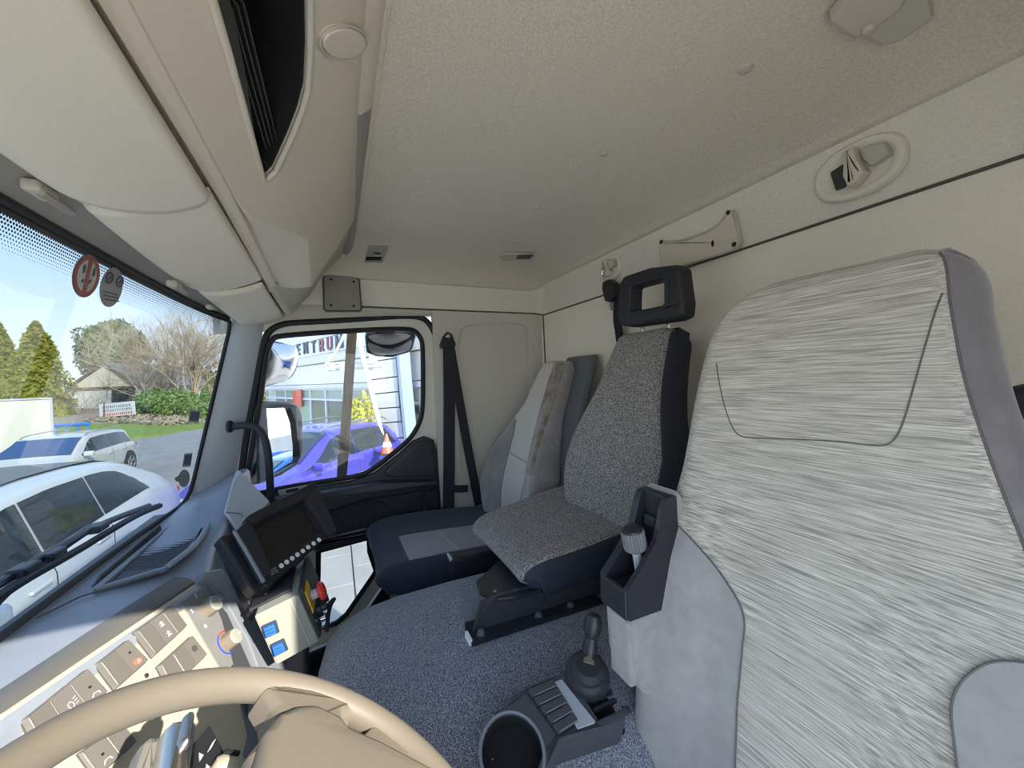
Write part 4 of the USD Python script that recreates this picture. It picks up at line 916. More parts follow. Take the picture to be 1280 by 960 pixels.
def text_on(pl, s, px, py, hgt, h, ang=0.0, depth=.0006):
    m = meshkit.text_mesh(s, hgt, depth); q = pl.px([(px, py)])[0]; v = np.array(m.vertices)
    v[:, :2] -= (v[:, :2].max(0) + v[:, :2].min(0)) / 2; ca, sa = math.cos(ang), math.sin(ang)
    p2 = np.stack([v[:, 0] * ca - v[:, 1] * sa, v[:, 0] * sa + v[:, 1] * ca], 1) + q
    return tri(pl.w(p2, h + v[:, 2]), m.faces)
for s_, px, py in [('2', 240, 748), ('1', 235, 767), ('0', 252, 786)]:
    ip.add('numeral', text_on(SP, s_, px, py, .008, .0082), 'white', under=hv)
def bank(corners, n, icons, label=None):
    """A row of n rocker switches in the quad TL, TR, BR, BL (pixels)."""
    q = SP.px(corners)
    fr = ip.add('switch_frame', plate(SP.up(.005), sg.Polygon(q).buffer(.0012), 0, .0022, .0005), 'switch_dk')
    for k in range(n):
        a, b = k / n, (k + 1) / n; e = .012
        tl, t_r = q[0] + (q[1] - q[0]) * (a + e), q[0] + (q[1] - q[0]) * (b - e); bl_, br = q[3] + (q[2] - q[3]) * (a + e), q[3] + (q[2] - q[3]) * (b - e)
        mt, mb = (tl + t_r) / 2, (bl_ + br) / 2
        P = SP.up(.0068); tilt = .0035 if icons[k] else .0
        w = [P.w(tl, .0), P.w(t_r, .0), P.w(br, .0), P.w(bl_, .0)]
        up_ = [P.w(tl + (br - tl) * .04, .007 - tilt), P.w(t_r + (bl_ - t_r) * .04, .0075), P.w(br + (tl - br) * .04, .0075), P.w(bl_ + (t_r - bl_) * .04, .007 - tilt)]
        rk = ip.add('rocker', hull(w + up_, .0008), 'switch', under=fr, smooth=25)
        ip_edge = tube([up_[0] + (up_[3] - up_[0]) * .05 + SP.n * .0006, up_[3] + (up_[0] - up_[3]) * .05 + SP.n * .0006], .0011, 5)
        ip.add('rocker_edge', ip_edge, 'switch', under=fr)
        if icons[k] in ('fan', 'rear'):
            for f_ in (.30, .72):
                c = (mt * (1 - f_) + mb * f_); mm = []
                for j in range(5):
                    a_2 = j * 1.2566 + .3; d = np.array([math.cos(a_2), math.sin(a_2)])
                    mm.append(tube([P.w(c + d * .0012, .0084), P.w(c + d * .0042, .0086)], .0007, 4))
                mm.append(tube([P.w(c + [-.005, -.005], .0084), P.w(c + [.005, -.005], .0086)], .0006, 4))
                ip.add('symbol', cat(mm), 'white', under=fr)
        if icons[k] == 'lamp':
            c = mt * .45 + mb * .55; mm = [tube(P.w(ring2(.0035, .0045, 16, c), np.full(16, .0085)), .0006, 4, True)] + [tube([P.w(c + [.006, .006 - .004 * j], .0085), P.w(c + [.010, .007 - .004 * j], .0085)], .0006, 4) for j in range(3)]
            ip.add('symbol', cat(mm), 'white', under=fr)
        if icons[k] == 'hazard':
            c = mt * .22 + mb * .78
            ip.add('warning_button', plate(P, ring2(.0075, .0055, 20, c), .0072, .0092, .0006), 'orange', under=fr)
            ip.add('symbol', tube(P.w(np.array([c + [-.003, -.002], c + [.003, -.002], c + [0, .003]]), np.full(3, .0095)), .0005, 4, True), 'white', under=fr)
            ip.add('symbol', box(P.w(mt * .62 + mb * .38, .0082), (.003, .003, .001), np.array([SP.u, SP.v, SP.n])), 'hole', under=fr)
        if icons[k] == 'dot':
            ip.add('symbol', box(P.w(mt * .5 + mb * .5, .0082), (.003, .003, .001), np.array([SP.u, SP.v, SP.n])), 'hole', under=fr)
            c = mt * .2 + mb * .8
            ip.add('symbol', tube(P.w(np.array([c + [-.006, -.001], c + [-.002, .003], c + [.005, .002], c + [.006, -.002]]), np.full(4, .0085)), .0007, 4), 'white', under=fr)
        if icons[k] == 'socket':
            c = mt * .55 + mb * .45
            ip.add('socket', lathe(P.w(c, .0075), SP.n, [(.0055, 0), (.0055, .0012), (.0038, .0014), (.0036, -.0008)], 18), 'switch_dk', under=fr)
bank([(160, 795), (207, 762), (226, 788), (184, 826)], 3, ['', 'fan', ''])
bank([(112, 835), (150, 806), (176, 832), (136, 867)], 2, ['', 'hazard'])
bank([(18, 907), (98, 843), (124, 872), (40, 948)], 3, ['', 'lamp', 'dot'])
bank([(190, 838), (232, 800), (251, 824), (206, 868)], 3, ['', '', 'socket'])
bank([(90, 948), (142, 913), (160, 935), (112, 978)], 2, ['dot', ''])
ip.add('screw', disc(SP.p(178, 848, .006), SP.n, .004, .002, .001, 12), 'steel')

# vents beside the panel, under the display
vn = Th('air_vent', 'black slatted air vent on the centre of the dashboard beside the display', 'air vent', at(300, 720, d=.98))
VP_ = P3(at(262, 682, x=1.10), at(300, 668, x=1.16), at(318, 772, x=1.03))
vn.add('recess', pxplate(VP_, [(283, 702), (291, 690), (310, 690), (336, 740), (319, 776), (312, 768)], -.01, .010, .003, r=.004), 'black')
for k in range(5):
    a = np.array([284 + 4.6 * k, 702 + 6.4 * k]); b = a + np.array([8, -8])
    vn.add('slat', tube([VP_.p(*a, .016), VP_.p(*b, .030)], .0022, 6), 'switch_dk')
vn.add('thumb_wheel', lathe(VP_.p(298, 738, .012), VP_.u, [(.013, -.003), (.014, 0), (.013, .003)], 20), 'black')

# display on its bracket
dTL, dTR, dBL = at(314, 661, d=.925), at(375, 631, d=1.06), at(334, 712.5, d=.885)
DS = P3(dTL, dTR, dBL)
mo = Th('display', 'black display with a hood and eight round white buttons mounted on the dashboard', 'display', DS.p(345, 670))
mo.add('housing', pxplate(DS, [(296, 664), (304, 652), (391, 608), (414, 655), (404, 674), (396, 683), (338, 733), (330, 730)], -.045, -.002, .006, r=.006), 'black')
mo.add('bezel', pxplate(DS, [(304, 655), (380, 619), (411, 668), (345, 723), (332, 728)], -.006, .002, .001, r=.003, holes=[[(313.5, 661), (375, 631), (400, 667), (334, 712.5)]], hr=.001), 'black')
mo.add('screen', pxplate(DS, [(312, 660.5), (376, 629.5), (402, 668), (333, 714)], -.004, -.001, 0), 'screen', smooth=False)
lf = [(291, 668), (309, 650), (313, 662), (335, 715), (336, 722), (325, 731)]
mo.add('left_flap', pxplate(DS, lf, -.002, .016, .005, r=.004), 'blacksoft')
mo.add('flap_edge', tube([DS.p(289, 668, .014), DS.p(306, 698, .016), DS.p(326, 732, .014)], .004, 8), 'dash')
mo.add('side_case', pxplate(DS, [(275, 669), (290, 662), (296, 668), (330, 728), (322, 741), (312, 730)], -.035, -.006, .006, r=.006), 'black')
mo.add('right_flap', pxplate(DS, [(376, 627), (391, 609), (399, 620), (418, 668), (409, 673), (402, 664)], -.002, .016, .005, r=.004), 'blacksoft')
mo.add('hood', pxplate(DS, [(302, 653), (309, 648), (385, 609), (392, 609), (378, 629), (314, 660)], -.002, .022, .004, r=.003), 'black')
for k in range(8):
    t = k / 7; p = (351 + (398 - 351) * t, 708 + (675.5 - 708) * t)
    mo.add('button', plate(DS.up(.002), ring2(.0052, .0058, 20, DS.px([p])[0]), 0, .0025, .001), 'white')
ic = []
for i in range(2):
    for j in range(3):
        a = (336.5 + 4.5 * i + 1.2 * j, 714.5 - 2.6 * i + 2.3 * j); ic.append(tube([DS.p(*a, .0024), DS.p(a[0] + 3.4, a[1] - 2.0, .0024)], .0006, 4))
mo.add('printed_marks', cat(ic), 'white')
mo.add('bracket', hull([DS.p(345, 700, -.05), DS.p(372, 690, -.05), DS.p(340, 745, -.06), DS.p(366, 740, -.08)], .008), 'black')
mo.add('bracket_arm', tube([DS.p(352, 690, -.05), DS.p(355, 735, -.05), DS.p(350, 765, -.03)], .009, 10), 'blacksoft')

# control box
FB = PX(.965)
bq = FB.px([(317, 770), (373, 743), (399, 802), (345, 832)])
cb = Th('control_box', 'pale grey control box with two blue switches and a red stop button', 'control box', FB.p(358, 788))
cb.add('case', plate(FB, bq, -.20, .0, .003, r=.006), 'boxgrey')
lj = [bq[0] + (bq[1] - bq[0]) * .80, bq[3] + (bq[2] - bq[3]) * .80]
cb.add('lid_joint', tube([FB.w(lj[0], .0005), FB.w(lj[1], .0005)], .0012, 5), 'beige_dk')
for (a, lab) in [([(328, 783), (344, 776), (348, 789), (332, 796)], 'upper'), ([(339, 806), (354, 799), (359, 811), (343, 819)], 'lower')]:
    q = FB.px(a); s1 = cb.add('switch_frame', plate(FB, sg.Polygon(q).buffer(.002), 0, .004, .0015), 'blueedge')
    cb.add('switch', plate(FB.up(.004), sg.Polygon(q).buffer(-.002), 0, .006, .002), 'blueled', under=s1)
    c = q.mean(0); cb.add('switch_print', cat(tube([FB.w(c + [-.010, .002], .0102), FB.w(c + [.006, .005], .0102)], .0008, 4), tube([FB.w(c + [-.006, -.004], .0102), FB.w(c + [.008, -.002], .0102)], .0008, 4)), 'blueedge', under=s1)
dv = unit(FB.w(bq[1]) - FB.w(bq[0])); dn = unit(FB.w(bq[2]) - FB.w(bq[1])); o_ = FB.w(bq[1])
side = lambda s, d, h=0.0: o_ + dn * s + np.array([d, 0, 0]) + dv * h            # on the box's right-hand face
hgt = np.linalg.norm(bq[2] - bq[1])
SF = Pl(o_, dv, u=(1, 0, 0))
s2 = lambda s, d: ((side(s, d) - SF.o) @ SF.u, (side(s, d) - SF.o) @ SF.v)
cb.add('side_plate', plate(SF, [s2(-.004, .012), s2(-.004, .205), s2(hgt * .62, .225), s2(hgt * .98, .10), s2(hgt * .98, .012)], .0, .008, .002), 'platepaint')
cb.add('yellow_plate', plate(SF.up(.008), [s2(.008, .016), s2(.008, .075), s2(.062, .075), s2(.062, .016)], 0, .003, .001), 'yellow')
c = side(.036, .046, .011)
em = cb.add('stop_button_stem', lathe(c, dv, [(.011, 0), (.011, .016)], 20), 'lightgrey')
cb.add('stop_button', lathe(c + dv * .014, dv, [(.012, 0), (.020, .004), (.021, .010), (.017, .015), (.010, .017)], 24), 'red', under=em)
for s_, d_ in [(.075, .05), (.082, .10)]: cb.add('cable_gland', lathe(side(s_, d_, .008), dv, [(.014, 0), (.014, .010), (.010, .012), (.010, .022)], 8), 'black', smooth=20)
cb.add('key_switch', lathe(side(.098, .05, .008), dv, [(.009, 0), (.009, .012), (.006, .014)], 16), 'chrome')
cb.add('cable', tube(smooth_path([side(.078, .05, .03), side(.080, .07, .045), side(.10, .09, .03), side(.16, .10, .0)], 20), .005, 8), 'black')
cb.add('top_switch_tray', plate(Pl(FB.w(bq[0]), -dn if np.dot(-dn, [0, 0, 1]) > 0 else dn, u=(1, 0, 0)), [(.03, .012), (.15, .012), (.15, -.07), (.03, -.07)], 0, .006, .002), 'blacksoft')
cb.add('top_lever', hull([side(-.010, .06, -.07), side(-.012, .10, -.05), side(-.045, .10, -.06)], .004), 'black')
cb.add('mount', rbox((1.12, .14, -.68), (.10, .10, .14), .01), 'dashdk')

# ------------------------------------------------------------------ steering wheel and column
WC, WA = np.array([.346, .054, -.395]), .579
WN = np.array([0, -math.sin(WA), math.cos(WA)]); WP = Pl(WC, WN, u=(1, 0, 0))
sw_ = Th('steering_wheel', 'large beige truck steering wheel with a padded centre', 'steering wheel', WC)
t = np.linspace(0, 2 * np.pi, 121)[:-1]
rim = [WC + (.225 + .0170 * np.cos(p_)) * (np.cos(t)[:, None] * WP.u + np.sin(t)[:, None] * WP.v) + .0185 * np.sin(p_) * WN for p_ in np.linspace(0, 2 * np.pi, 17)[:-1]]
sw_.add('rim', fixed(loft(rim + rim[:1], False)), 'wheel', smooth=60)
sp1 = WP.px([(322, 868), (348, 862), (420, 872), (452, 885), (470, 902), (440, 898), (424, 902), (422, 912), (430, 926), (470, 945), (520, 962), (560, 990), (600, 1080), (330, 1100), (300, 1000), (306, 950), (326, 925), (338, 905), (336, 892)])
spoke_ring = sg.Polygon(sp1).buffer(0)
sw_.add('spoke_pad', plate(WP, rounded(np.array(spoke_ring.exterior.coords)[:-1], .006), -.022, .012, .012), 'wheel', smooth=50)
pad = WP.px([(318, 936), (338, 912), (360, 902), (384, 900), (418, 916), (424, 928), (468, 947), (540, 985), (600, 1080), (330, 1100), (300, 1000)])
sw_.add('centre_pad', plate(WP, pad, .006, .022, .010, r=.012), 'wheel', smooth=50)
sw_.add('trim_insert', pxplate(WP.up(.012), [(386, 899), (390, 893), (402, 894), (418, 902), (420, 914)], 0, .005, .002, r=.002), 'wheeldk')
for ang in (-.6, 3.75):
    d = np.array([math.cos(ang), math.sin(ang)]); n_ = np.array([-d[1], d[0]])
    sw_.add('spoke', plate(WP, [d * .06 + n_ * .04, d * .06 - n_ * .04, d * .215 - n_ * .03, d * .215 + n_ * .03], -.015, .006, .006), 'wheel')
col = Th('steering_column', 'dark steering column shroud with ribs under the steering wheel', 'steering column', WC - WN * .12)
ax = -WN
col.add('shroud', hull([WC + ax * .03 + np.array([dx, 0, 0]) + WP.v * dv_ for dx in (-.045, .045) for dv_ in (-.04, .045)] + [WC + ax * .22 + np.array([dx, 0, 0]) + WP.v * dv_ for dx in (-.07, .07) for dv_ in (-.06, .09)], .012), 'dashdk', smooth=30)
col.add('lower_tube', tube([WC + ax * .2, WC + ax * .46], .045, 18), 'dashdk')
stP = Pl(WC + ax * .055, WN, u=(1, 0, 0))
bp_ = stP.px([(244, 925), (262, 903), (287, 948), (270, 990), (238, 985)])
sl = Th('column_switch', 'black switch block with white symbols beside the silver stalk', 'switch block', stP.p(262, 945))
sl.add('body', plate(stP, bp_, -.05, .0, .003, r=.003), 'black')
for a, b, c in [((248, 942), (254, 945), (249, 953)), ((257, 956), (262, 960), (256, 966))]:
    sl.add('symbol', plate(stP, stP.px([a, b, c]), 0, .0012, 0), 'lightgrey')
sl.add('symbol', cat([tube([stP.p(259 + i * 1.8, 941 - 2 * i, .001), stP.p(265 + i * 1.8, 929 - 2 * i, .001)], .0005, 4) for i in range(3)]), 'lightgrey')
sk = Th('silver_stalk', 'silver metal column stalk with a rounded groove under the wheel rim', 'stalk', stP.p(226, 930))
K0 = Pl(WC + ax * .045, WN, u=(1, 0, 0))
sk.add('body', pxplate(K0, [(212, 902), (225, 899), (249, 902), (238, 990), (196, 990)], -.035, .004, .012, r=.004), 'silver', smooth=50)
sk.add('groove', pxplate(K0.up(.003), [(227, 900), (232, 895), (239, 897), (240, 905), (236, 935), (230, 940), (222, 938), (220, 932)], 0, .010, .007, r=.005), 'steel', smooth=60)
sb = Th('stalk', 'grey-beige column stalk left of the silver stalk', 'stalk', stP.p(190, 940))
sb.add('body', pxplate(K0.up(-.02), [(180, 925), (188, 918), (208, 918), (196, 990), (160, 985)], -.02, .0, .008, r=.004), 'wheeldk')
se = Th('stalk', 'cream stalk end with a dark slot below the black switch block', 'stalk', stP.p(284, 955))
se.add('body', lathe(stP.p(284, 962, .004), unit(stP.n + .4 * stP.u), [(.016, -.05), (.018, -.01), (.016, .004), (.010, .008)], 24), 'cream')
se.add('slot', box(stP.p(281, 956, .013), (.004, .016, .003), np.array([stP.u, stP.v, stP.n])), 'hole')
# grab bar by the passenger pillar
gb = Th('grab_bar', 'black bent grab bar between the windscreen pillar and the dashboard', 'grab bar', (1.68, .3, -.2))
gb.add('bar', tube(smooth_path([at(292, 533, x=1.70), at(310, 532, x=1.685), at(324, 537, x=1.675), at(332, 552, x=1.665), at(336, 575, x=1.66), at(338, 610, x=1.655), at(341, 660, x=1.64)], 40), .0125, 10), 'blacksoft')
gb.add('foot', lathe(at(292, 533, x=1.70) + [.004, .012, 0], (-.2, -1, 0), [(.022, -.004), (.022, .004), (.016, .009)], 18), 'black')

# ------------------------------------------------------------------ outside: ground
M['yard'] = mat('yard_paving', (.64, .59, .49), .9, .3, noise=(1.1, (.72, .67, .57), .35, .65, 8), bump=(40, .3, .01, 'noise'))
M['asphalt'] = mat('asphalt', (.30, .29, .28), .9, .3, noise=(1.3, (.36, .35, .33), .35, .65, 8), bump=(60, .3, .01, 'noise'))
M['slab'] = mat('paving_slab', (.52, .49, .43), .85, .3, noise=(3.0, (.60, .57, .50), .35, .65, 6))
M['lawn'] = mat('lawn_green', (.20, .30, .06), .95, .2, noise=(3.0, (.30, .36, .10), .35, .65, 8), bump=(40, .6, .05, 'noise'))
M['soil'] = mat('dry_bed', (.30, .24, .17), .95, .2, noise=(4, (.42, .35, .26), .35, .65, 8))
M['paint_white'] = mat('car_white', (.60, .63, .63), .25, .5, coat=.6)
M['paint_silver'] = mat('car_pale', (.58, .575, .51), .25, .5, coat=.6)
M['paint_purple'] = mat('car_violet_blue', (.06, .05, .34), .22, .5, coat=.8)
M['carglass'] = mat('car_glass', (.018, .024, .026), .05, .7)
M['carglass_blue'] = mat('car_windscreen', (.03, .07, .17), .06, .7)
M['carblack'] = mat('car_black_trim', (.02, .02, .02), .45)
M['roofdark'] = mat('car_roof_dark', (.12, .115, .105), .35, .5)
M['tyre'] = mat('tyre', (.022, .022, .022), .8)
M['alloy'] = mat('alloy', (.45, .45, .45), .3, .5, .8)
M['lampred'] = mat('tail_lamp', (.55, .03, .03), .2)
M['vanwhite'] = mat('van_white', (.62, .60, .50), .4)
M['roofslate'] = mat('roof_slate', (.16, .17, .175), .7, noise=(5, (.21, .22, .22), .4, .6, 4))
M['plaster'] = mat('house_plaster', (.66, .64, .57), .9)
M['gable'] = mat('gable_boards', (.68, .62, .48), .8)
M['brown'] = mat('brown_wood', (.16, .085, .05), .7)
M['winglass'] = mat('house_glass', (.05, .06, .06), .08, .6)
M['banner'] = mat('banner_white', (.75, .73, .68), .7)
M['inkgrey'] = mat('banner_ink', (.28, .28, .30), .8)
M['inkred'] = mat('banner_ink_red', (.65, .18, .13), .8)
M['tractor'] = mat('blue_frame', (.05, .22, .55), .4)
M['conifer'] = leaf('conifer_green', (.23, .25, .045), (.42, .40, .09), 3.0, .3)
M['ever'] = leaf('evergreen', (.10, .14, .05), (.24, .26, .10), 2.0, .25)
M['rhodo'] = leaf('laurel_leaf', (.10, .20, .05), (.42, .50, .20), 5.0, .35)
M['dry'] = leaf('dry_stems', (.38, .30, .22), (.58, .50, .38), 4.0, .3)
M['yellowbush'] = leaf('yellow_leaf', (.45, .45, .06), (.75, .70, .16), 6.0, .4)
M['bark'] = mat('bark', (.36, .27, .17), .9, noise=(9, (.50, .40, .27), .35, .65, 4))
M['bark_dk'] = mat('bark_dark', (.30, .22, .16), .9)
M['facade'] = mat('facade_panel', (.74, .76, .80), .35, .5)
M['facade_low'] = mat('facade_low', (.76, .73, .69), .5)
M['clad'] = mat('cladding_grey', (.60, .61, .65), .4, .5)
M['bglass'] = mat('building_glass', (.22, .30, .27), .06, .7)
M['bdark'] = mat('building_dark_glass', (.06, .07, .07), .08, .7)
M['metalpale'] = mat('pale_metal', (.62, .58, .50), .4)
M['sign'] = mat('sign_letter', (.10, .10, .12), .5)
M['signred'] = mat('sign_letter_red', (.30, .13, .14), .5)

gz = GROUND_Z
def gz_at(x): return float(np.interp(x, [-200, 7.5, 12.5, 300], [gz, gz, gz - .30, gz - .30]))
gx = np.array([-90, -20, 0, 4, 7.5, 8.5, 10, 11.5, 12.5, 16, 30, 60, 160.])
gP = [[(x, y, gz_at(x) - .048) for y in np.linspace(-110, 130, 9)] for x in gx]
one('ground', thick(gP[:9], (0, 0, 1), .3), 'yard', kind='structure')
one('road', thick(gP[8:], (0, 0, 1), .3), 'asphalt', kind='structure')
pav = Th('pavement', kind='structure')
pr = np.random.default_rng(3)
pav.add('joint_bed', box((4.2, .0, gz - .045), (5.2, 5.2, .05)), 'bark_dk')
for i in range(6):
    for j in range(11):
        x = 1.75 + .86 * i + (.43 if j % 2 else 0); y = -2.45 + .47 * j
        pav.add('paving_slab', rbox((x + .425, y + .23, gz - .022 + pr.uniform(-.003, .003)), (.845, .455, .05), .006), 'slab')

# ------------------------------------------------------------------ cars
def interp(xs, t): return np.interp(t, *zip(*xs))
def car(name, label, base, heading, paint, L=4.7, H=1.47, W=1.80, kind='wagon', glassw='carglass_blue', roofm=None, rails=True, group=None):
    """A parked car; heading: degrees, the way it faces. Its own x runs from the tail (0) to the nose (L)."""
    if kind == 'wagon':
        belt = [(0, .78), (.12, .92), (.6, 1.04), (1.2, 1.10), (2.2, 1.06), (3.2, 1.00), (4.0, .97), (4.6, .84), (4.88, .66), (L, .5)]
        roof = [(0, .82), (.10, .97), (.55, 1.20), (1.15, H - .13), (1.45, H - .05), (2.0, H - .01), (2.6, H), (3.1, H - .03), (3.95, 1.06), (4.05, 1.0), (4.6, .86), (4.88, .68), (L, .52)]
        win = (1.12, 3.10); cowl, head, tail = 3.95, 3.10, (.50, 1.10)
    elif kind == 'suv':
        belt = [(0, .86), (.25, .93), (1.2, .96), (3.1, .92), (3.75, .90), (4.35, .78), (4.62, .62), (4.7, .50)]
        roof = [(0, .90), (.10, .98), (.42, H - .06), (1.0, H - .015), (2.0, H), (2.55, H - .03), (3.45, .97), (3.75, .92), (4.35, .80), (4.62, .64), (4.7, .52)]
        win = (.42, 2.62); cowl, head, tail = 3.40, 2.58, (.10, .40)
    elif kind == 'hatch':
        belt = [(0, .82), (.2, .95), (1.2, .98), (2.9, .95), (3.4, .93), (L - .3, .80), (L - .1, .64), (L, .5)]
        roof = [(0, .86), (.12, 1.02), (.62, H - .10), (1.1, H - .02), (1.8, H), (2.3, H - .05), (3.15, 1.02), (3.4, .95), (L - .3, .82), (L - .1, .66), (L, .52)]
        win = (.50, 2.70); cowl, head, tail = 3.10, 2.30, (.16, .56)
    rot = math.radians(heading); ca, sa = math.cos(rot), math.sin(rot)
    def Wd(p):
        p = np.asarray(p, float); x = p[..., 0] - L / 2
        return np.stack([base[0] + x * ca - p[..., 1] * sa, base[1] + x * sa + p[..., 1] * ca, gz_at(base[0]) + p[..., 2]], -1)
    T = Th(name, label, 'car', (base[0], base[1], gz_at(base[0])), group=group)
    def tw(m): return tri(Wd(np.asarray(m.vertices)), m.faces)
    hw = lambda x: W / 2 * np.interp(x, [0, .12, .5, 1.2, 3.4, 4.2, L - .12, L], [.80, .90, .97, 1, 1, .96, .86, .70])
    zb = lambda x: np.interp(x, [0, .3, L - .4, L], [.36, .22, .20, .30])
    xs = np.unique(np.r_[np.linspace(0, L, 34), .05, .12, L - .05])
    def sect(x):
        w, b, r = hw(x), interp(belt, x), interp(roof, x); g = np.clip((r - b) / .35, 0, 1); wr = w * (.90 - .16 * g)
        b0 = zb(x); half = [(w * .86, b0), (w * .97, b0 + .12), (w, b0 + .32), (w * .99, b - .10), (w * .955, b), (w * .93, b + .02 * g), (wr + .02 * g, r - .07 * g), (wr - .04 * g, r - .012), (wr * .6, r + .006), (0, r + .012)]
        return [(x, -y, z) for y, z in half] + [(x, y, z) for y, z in half[::-1][1:]]
    T.add('body', tw(loft([sect(x) for x in xs])), paint, smooth=45)
    def side_pt(x, f, s, off):
        w, b, r = hw(x), interp(belt, x), interp(roof, x); g = np.clip((r - b) / .35, 0, 1); wr = w * (.90 - .16 * g)
        y0, z0, y1, z1 = w * .93, b + .02 * g, wr + .02 * g, r - .07 * g
        return (x, s * (y0 + (y1 - y0) * f + off), z0 + (z1 - z0) * f)
    cuts = [win[0], win[0] + (win[1] - win[0]) * (.5 if kind == 'wagon' else .27), win[0] + (win[1] - win[0]) * (.92 if kind == 'wagon' else .62), win[1] + .55]
    for s in (-1, 1):
        for a, b in zip(cuts[:-1], cuts[1:]):
            xx = np.linspace(a + .012, b - .012, 9)
            def ftop(x):
                return np.clip(min(.95, (interp(roof, x) - .07 - (interp(belt, x))) / .42 * 1.0), .10, .95)
            P = [[side_pt(x, .06 + (ftop(x) - .06) * k, s, .008) for x in xx] for k in np.linspace(0, 1, 4)]
            P = np.array(P)
            if a == cuts[0]:
                P[..., 0] += np.linspace(.0, .25, 4)[:, None] * np.linspace(1, 0, 9)[None] * .5
            m = grid(P) if s > 0 else tri(grid(P).vertices, grid(P).faces[:, ::-1])
            T.add('side_window', tw(m), 'carglass', smooth=False)
        for x in (cuts[1], cuts[2]):
            T.add('door_gap', tw(tube([(x, s * (hw(x) * 1.0 + .002), zb(x) + .15), (x, s * (hw(x) * .99 + .002), interp(belt, x) - .1), (x, s * (hw(x) * .955), interp(belt, x))], .004, 4)), 'carblack')
            T.add('door_handle', tw(rbox((x + .20, s * (hw(x) * .99 + .012), interp(belt, x) - .12), (.20, .03, .03), .01)), paint)
        if rails: T.add('roof_rail', tw(tube(smooth_path([(.55, s * .60, H - .03), (.7, s * .60, H + .03), (1.6, s * .61, H + .045), (2.4, s * .61, H + .01), (2.5, s * .61, H - .03)], 20), .016, 8)), 'carblack' if roofm else 'silver')
        T.add('mirror', tw(rbox((cowl - .15, s * (W / 2 + .10), 1.0), (.12, .20, .13), .04)), paint)
        T.add('tail_lamp', tw(rbox((.10, s * hw(.1) * .86, .84), (.16, .20, .14), .03)), 'lampred')
        T.add('head_lamp', tw(rbox((L - .22, s * hw(L - .3) * .82, .64), (.26, .26, .11), .04)), 'lightgrey')
    def glass_top(x0, x1, wf, off):
        xx = np.linspace(x0, x1, 8); P = []
        for x in xx:
            w, b, r = hw(x), interp(belt, x), interp(roof, x); g = np.clip((r - b) / .35, 0, 1); wr = w * (.90 - .16 * g) * wf
            P.append([(x, y, r + .012 - .012 * abs(y / wr) + off) for y in np.linspace(-wr, wr, 8)])
        return grid(P)
    T.add('windscreen', tw(glass_top(head + .05, cowl - .04, .92, .010)), glassw, smooth=60)
    T.add('rear_window', tw(glass_top(tail[0] + .03, tail[1], .88, .012)), 'carglass', smooth=60)
    if roofm: T.add('roof_panel', tw(glass_top(tail[1] + .15, head - .02, .80, .012)), roofm, smooth=60)
    for x in ({'wagon': 1.02, 'suv': .82}.get(kind, .70), L - .92):
        for s in (-1, 1):
            y = s * (W / 2 - .09)
            T.add('wheel_arch', tw(lathe((x, s * (W / 2 - .02), .34), (0, s, 0), [(.385, -.10), (.385, .022), (.36, .026)], 28)), 'carblack')
            ty_ = T.add('tyre', tw(lathe((x, y, .33), (0, s, 0), [(.21, -.09), (.30, -.10), (.325, -.07), (.33, 0), (.325, .09), (.30, .115), (.225, .115), (.215, .06)], 30)), 'tyre', smooth=40)
            sp_ = [lathe((x, y, .33), (0, s, 0), [(.06, .06), (.06, .10), (.04, .105)], 16), fixed(tube([(x + .215 * math.cos(a), y + s * .112, .33 + .215 * math.sin(a)) for a in np.linspace(0, 2 * np.pi, 33)[:-1]], .012, 6, True))]
            for k in range(5):
                a = k * 1.2566
                for da in (-.12, .12): sp_.append(tube([(x, y + s * .098, .33), (x + .21 * math.cos(a + da), y + s * .104, .33 + .21 * math.sin(a + da))], .014, 5))
            T.add('rim', tw(cat(sp_)), 'alloy', under=ty_)
            T.add('rim_shadow', tw(lathe((x, y, .33), (0, s, 0), [(.215, .0), (.215, .055)], 24)), 'carblack', under=ty_)
    return T
car('white_wagon', 'white estate car with a dark roof parked close in front of the windscreen', (4.50, 2.86), 180.0, 'paint_white', L=5.0, H=1.58, W=1.84, glassw='carglass', roofm='roofdark', rails=False)
car('pale_wagon', 'pale estate car with blue windscreen parked behind the white estate car', (14.45, 6.80), 180.0, 'paint_silver', H=1.44, kind='suv')
car('violet_car', 'violet-blue hatchback parked outside the passenger window', (8.20, .42), 140.0, 'paint_purple', L=4.0, H=1.52, kind='hatch', glassw='carglass')
# cars parked behind the truck's passenger side, seen in the wing mirror
q0 = car('parked_car', 'blue hatchback parked behind the truck, seen only in the wing mirror', (5.2, -6.5), 180.0, M.setdefault('pb', mat('car_blue', (.05, .16, .55), .25, coat=.6)), L=4.2, H=1.5, kind='hatch', glassw='carglass', rails=False)
copy_of(q0, 'parked_car', (5.2, -9.2, gz), 0, 1, 'blue hatchback parked second in the row behind the truck'); copy_of(q0, 'parked_car', (5.2, -12.0, gz), 0, 1, 'blue hatchback parked third in the row behind the truck')

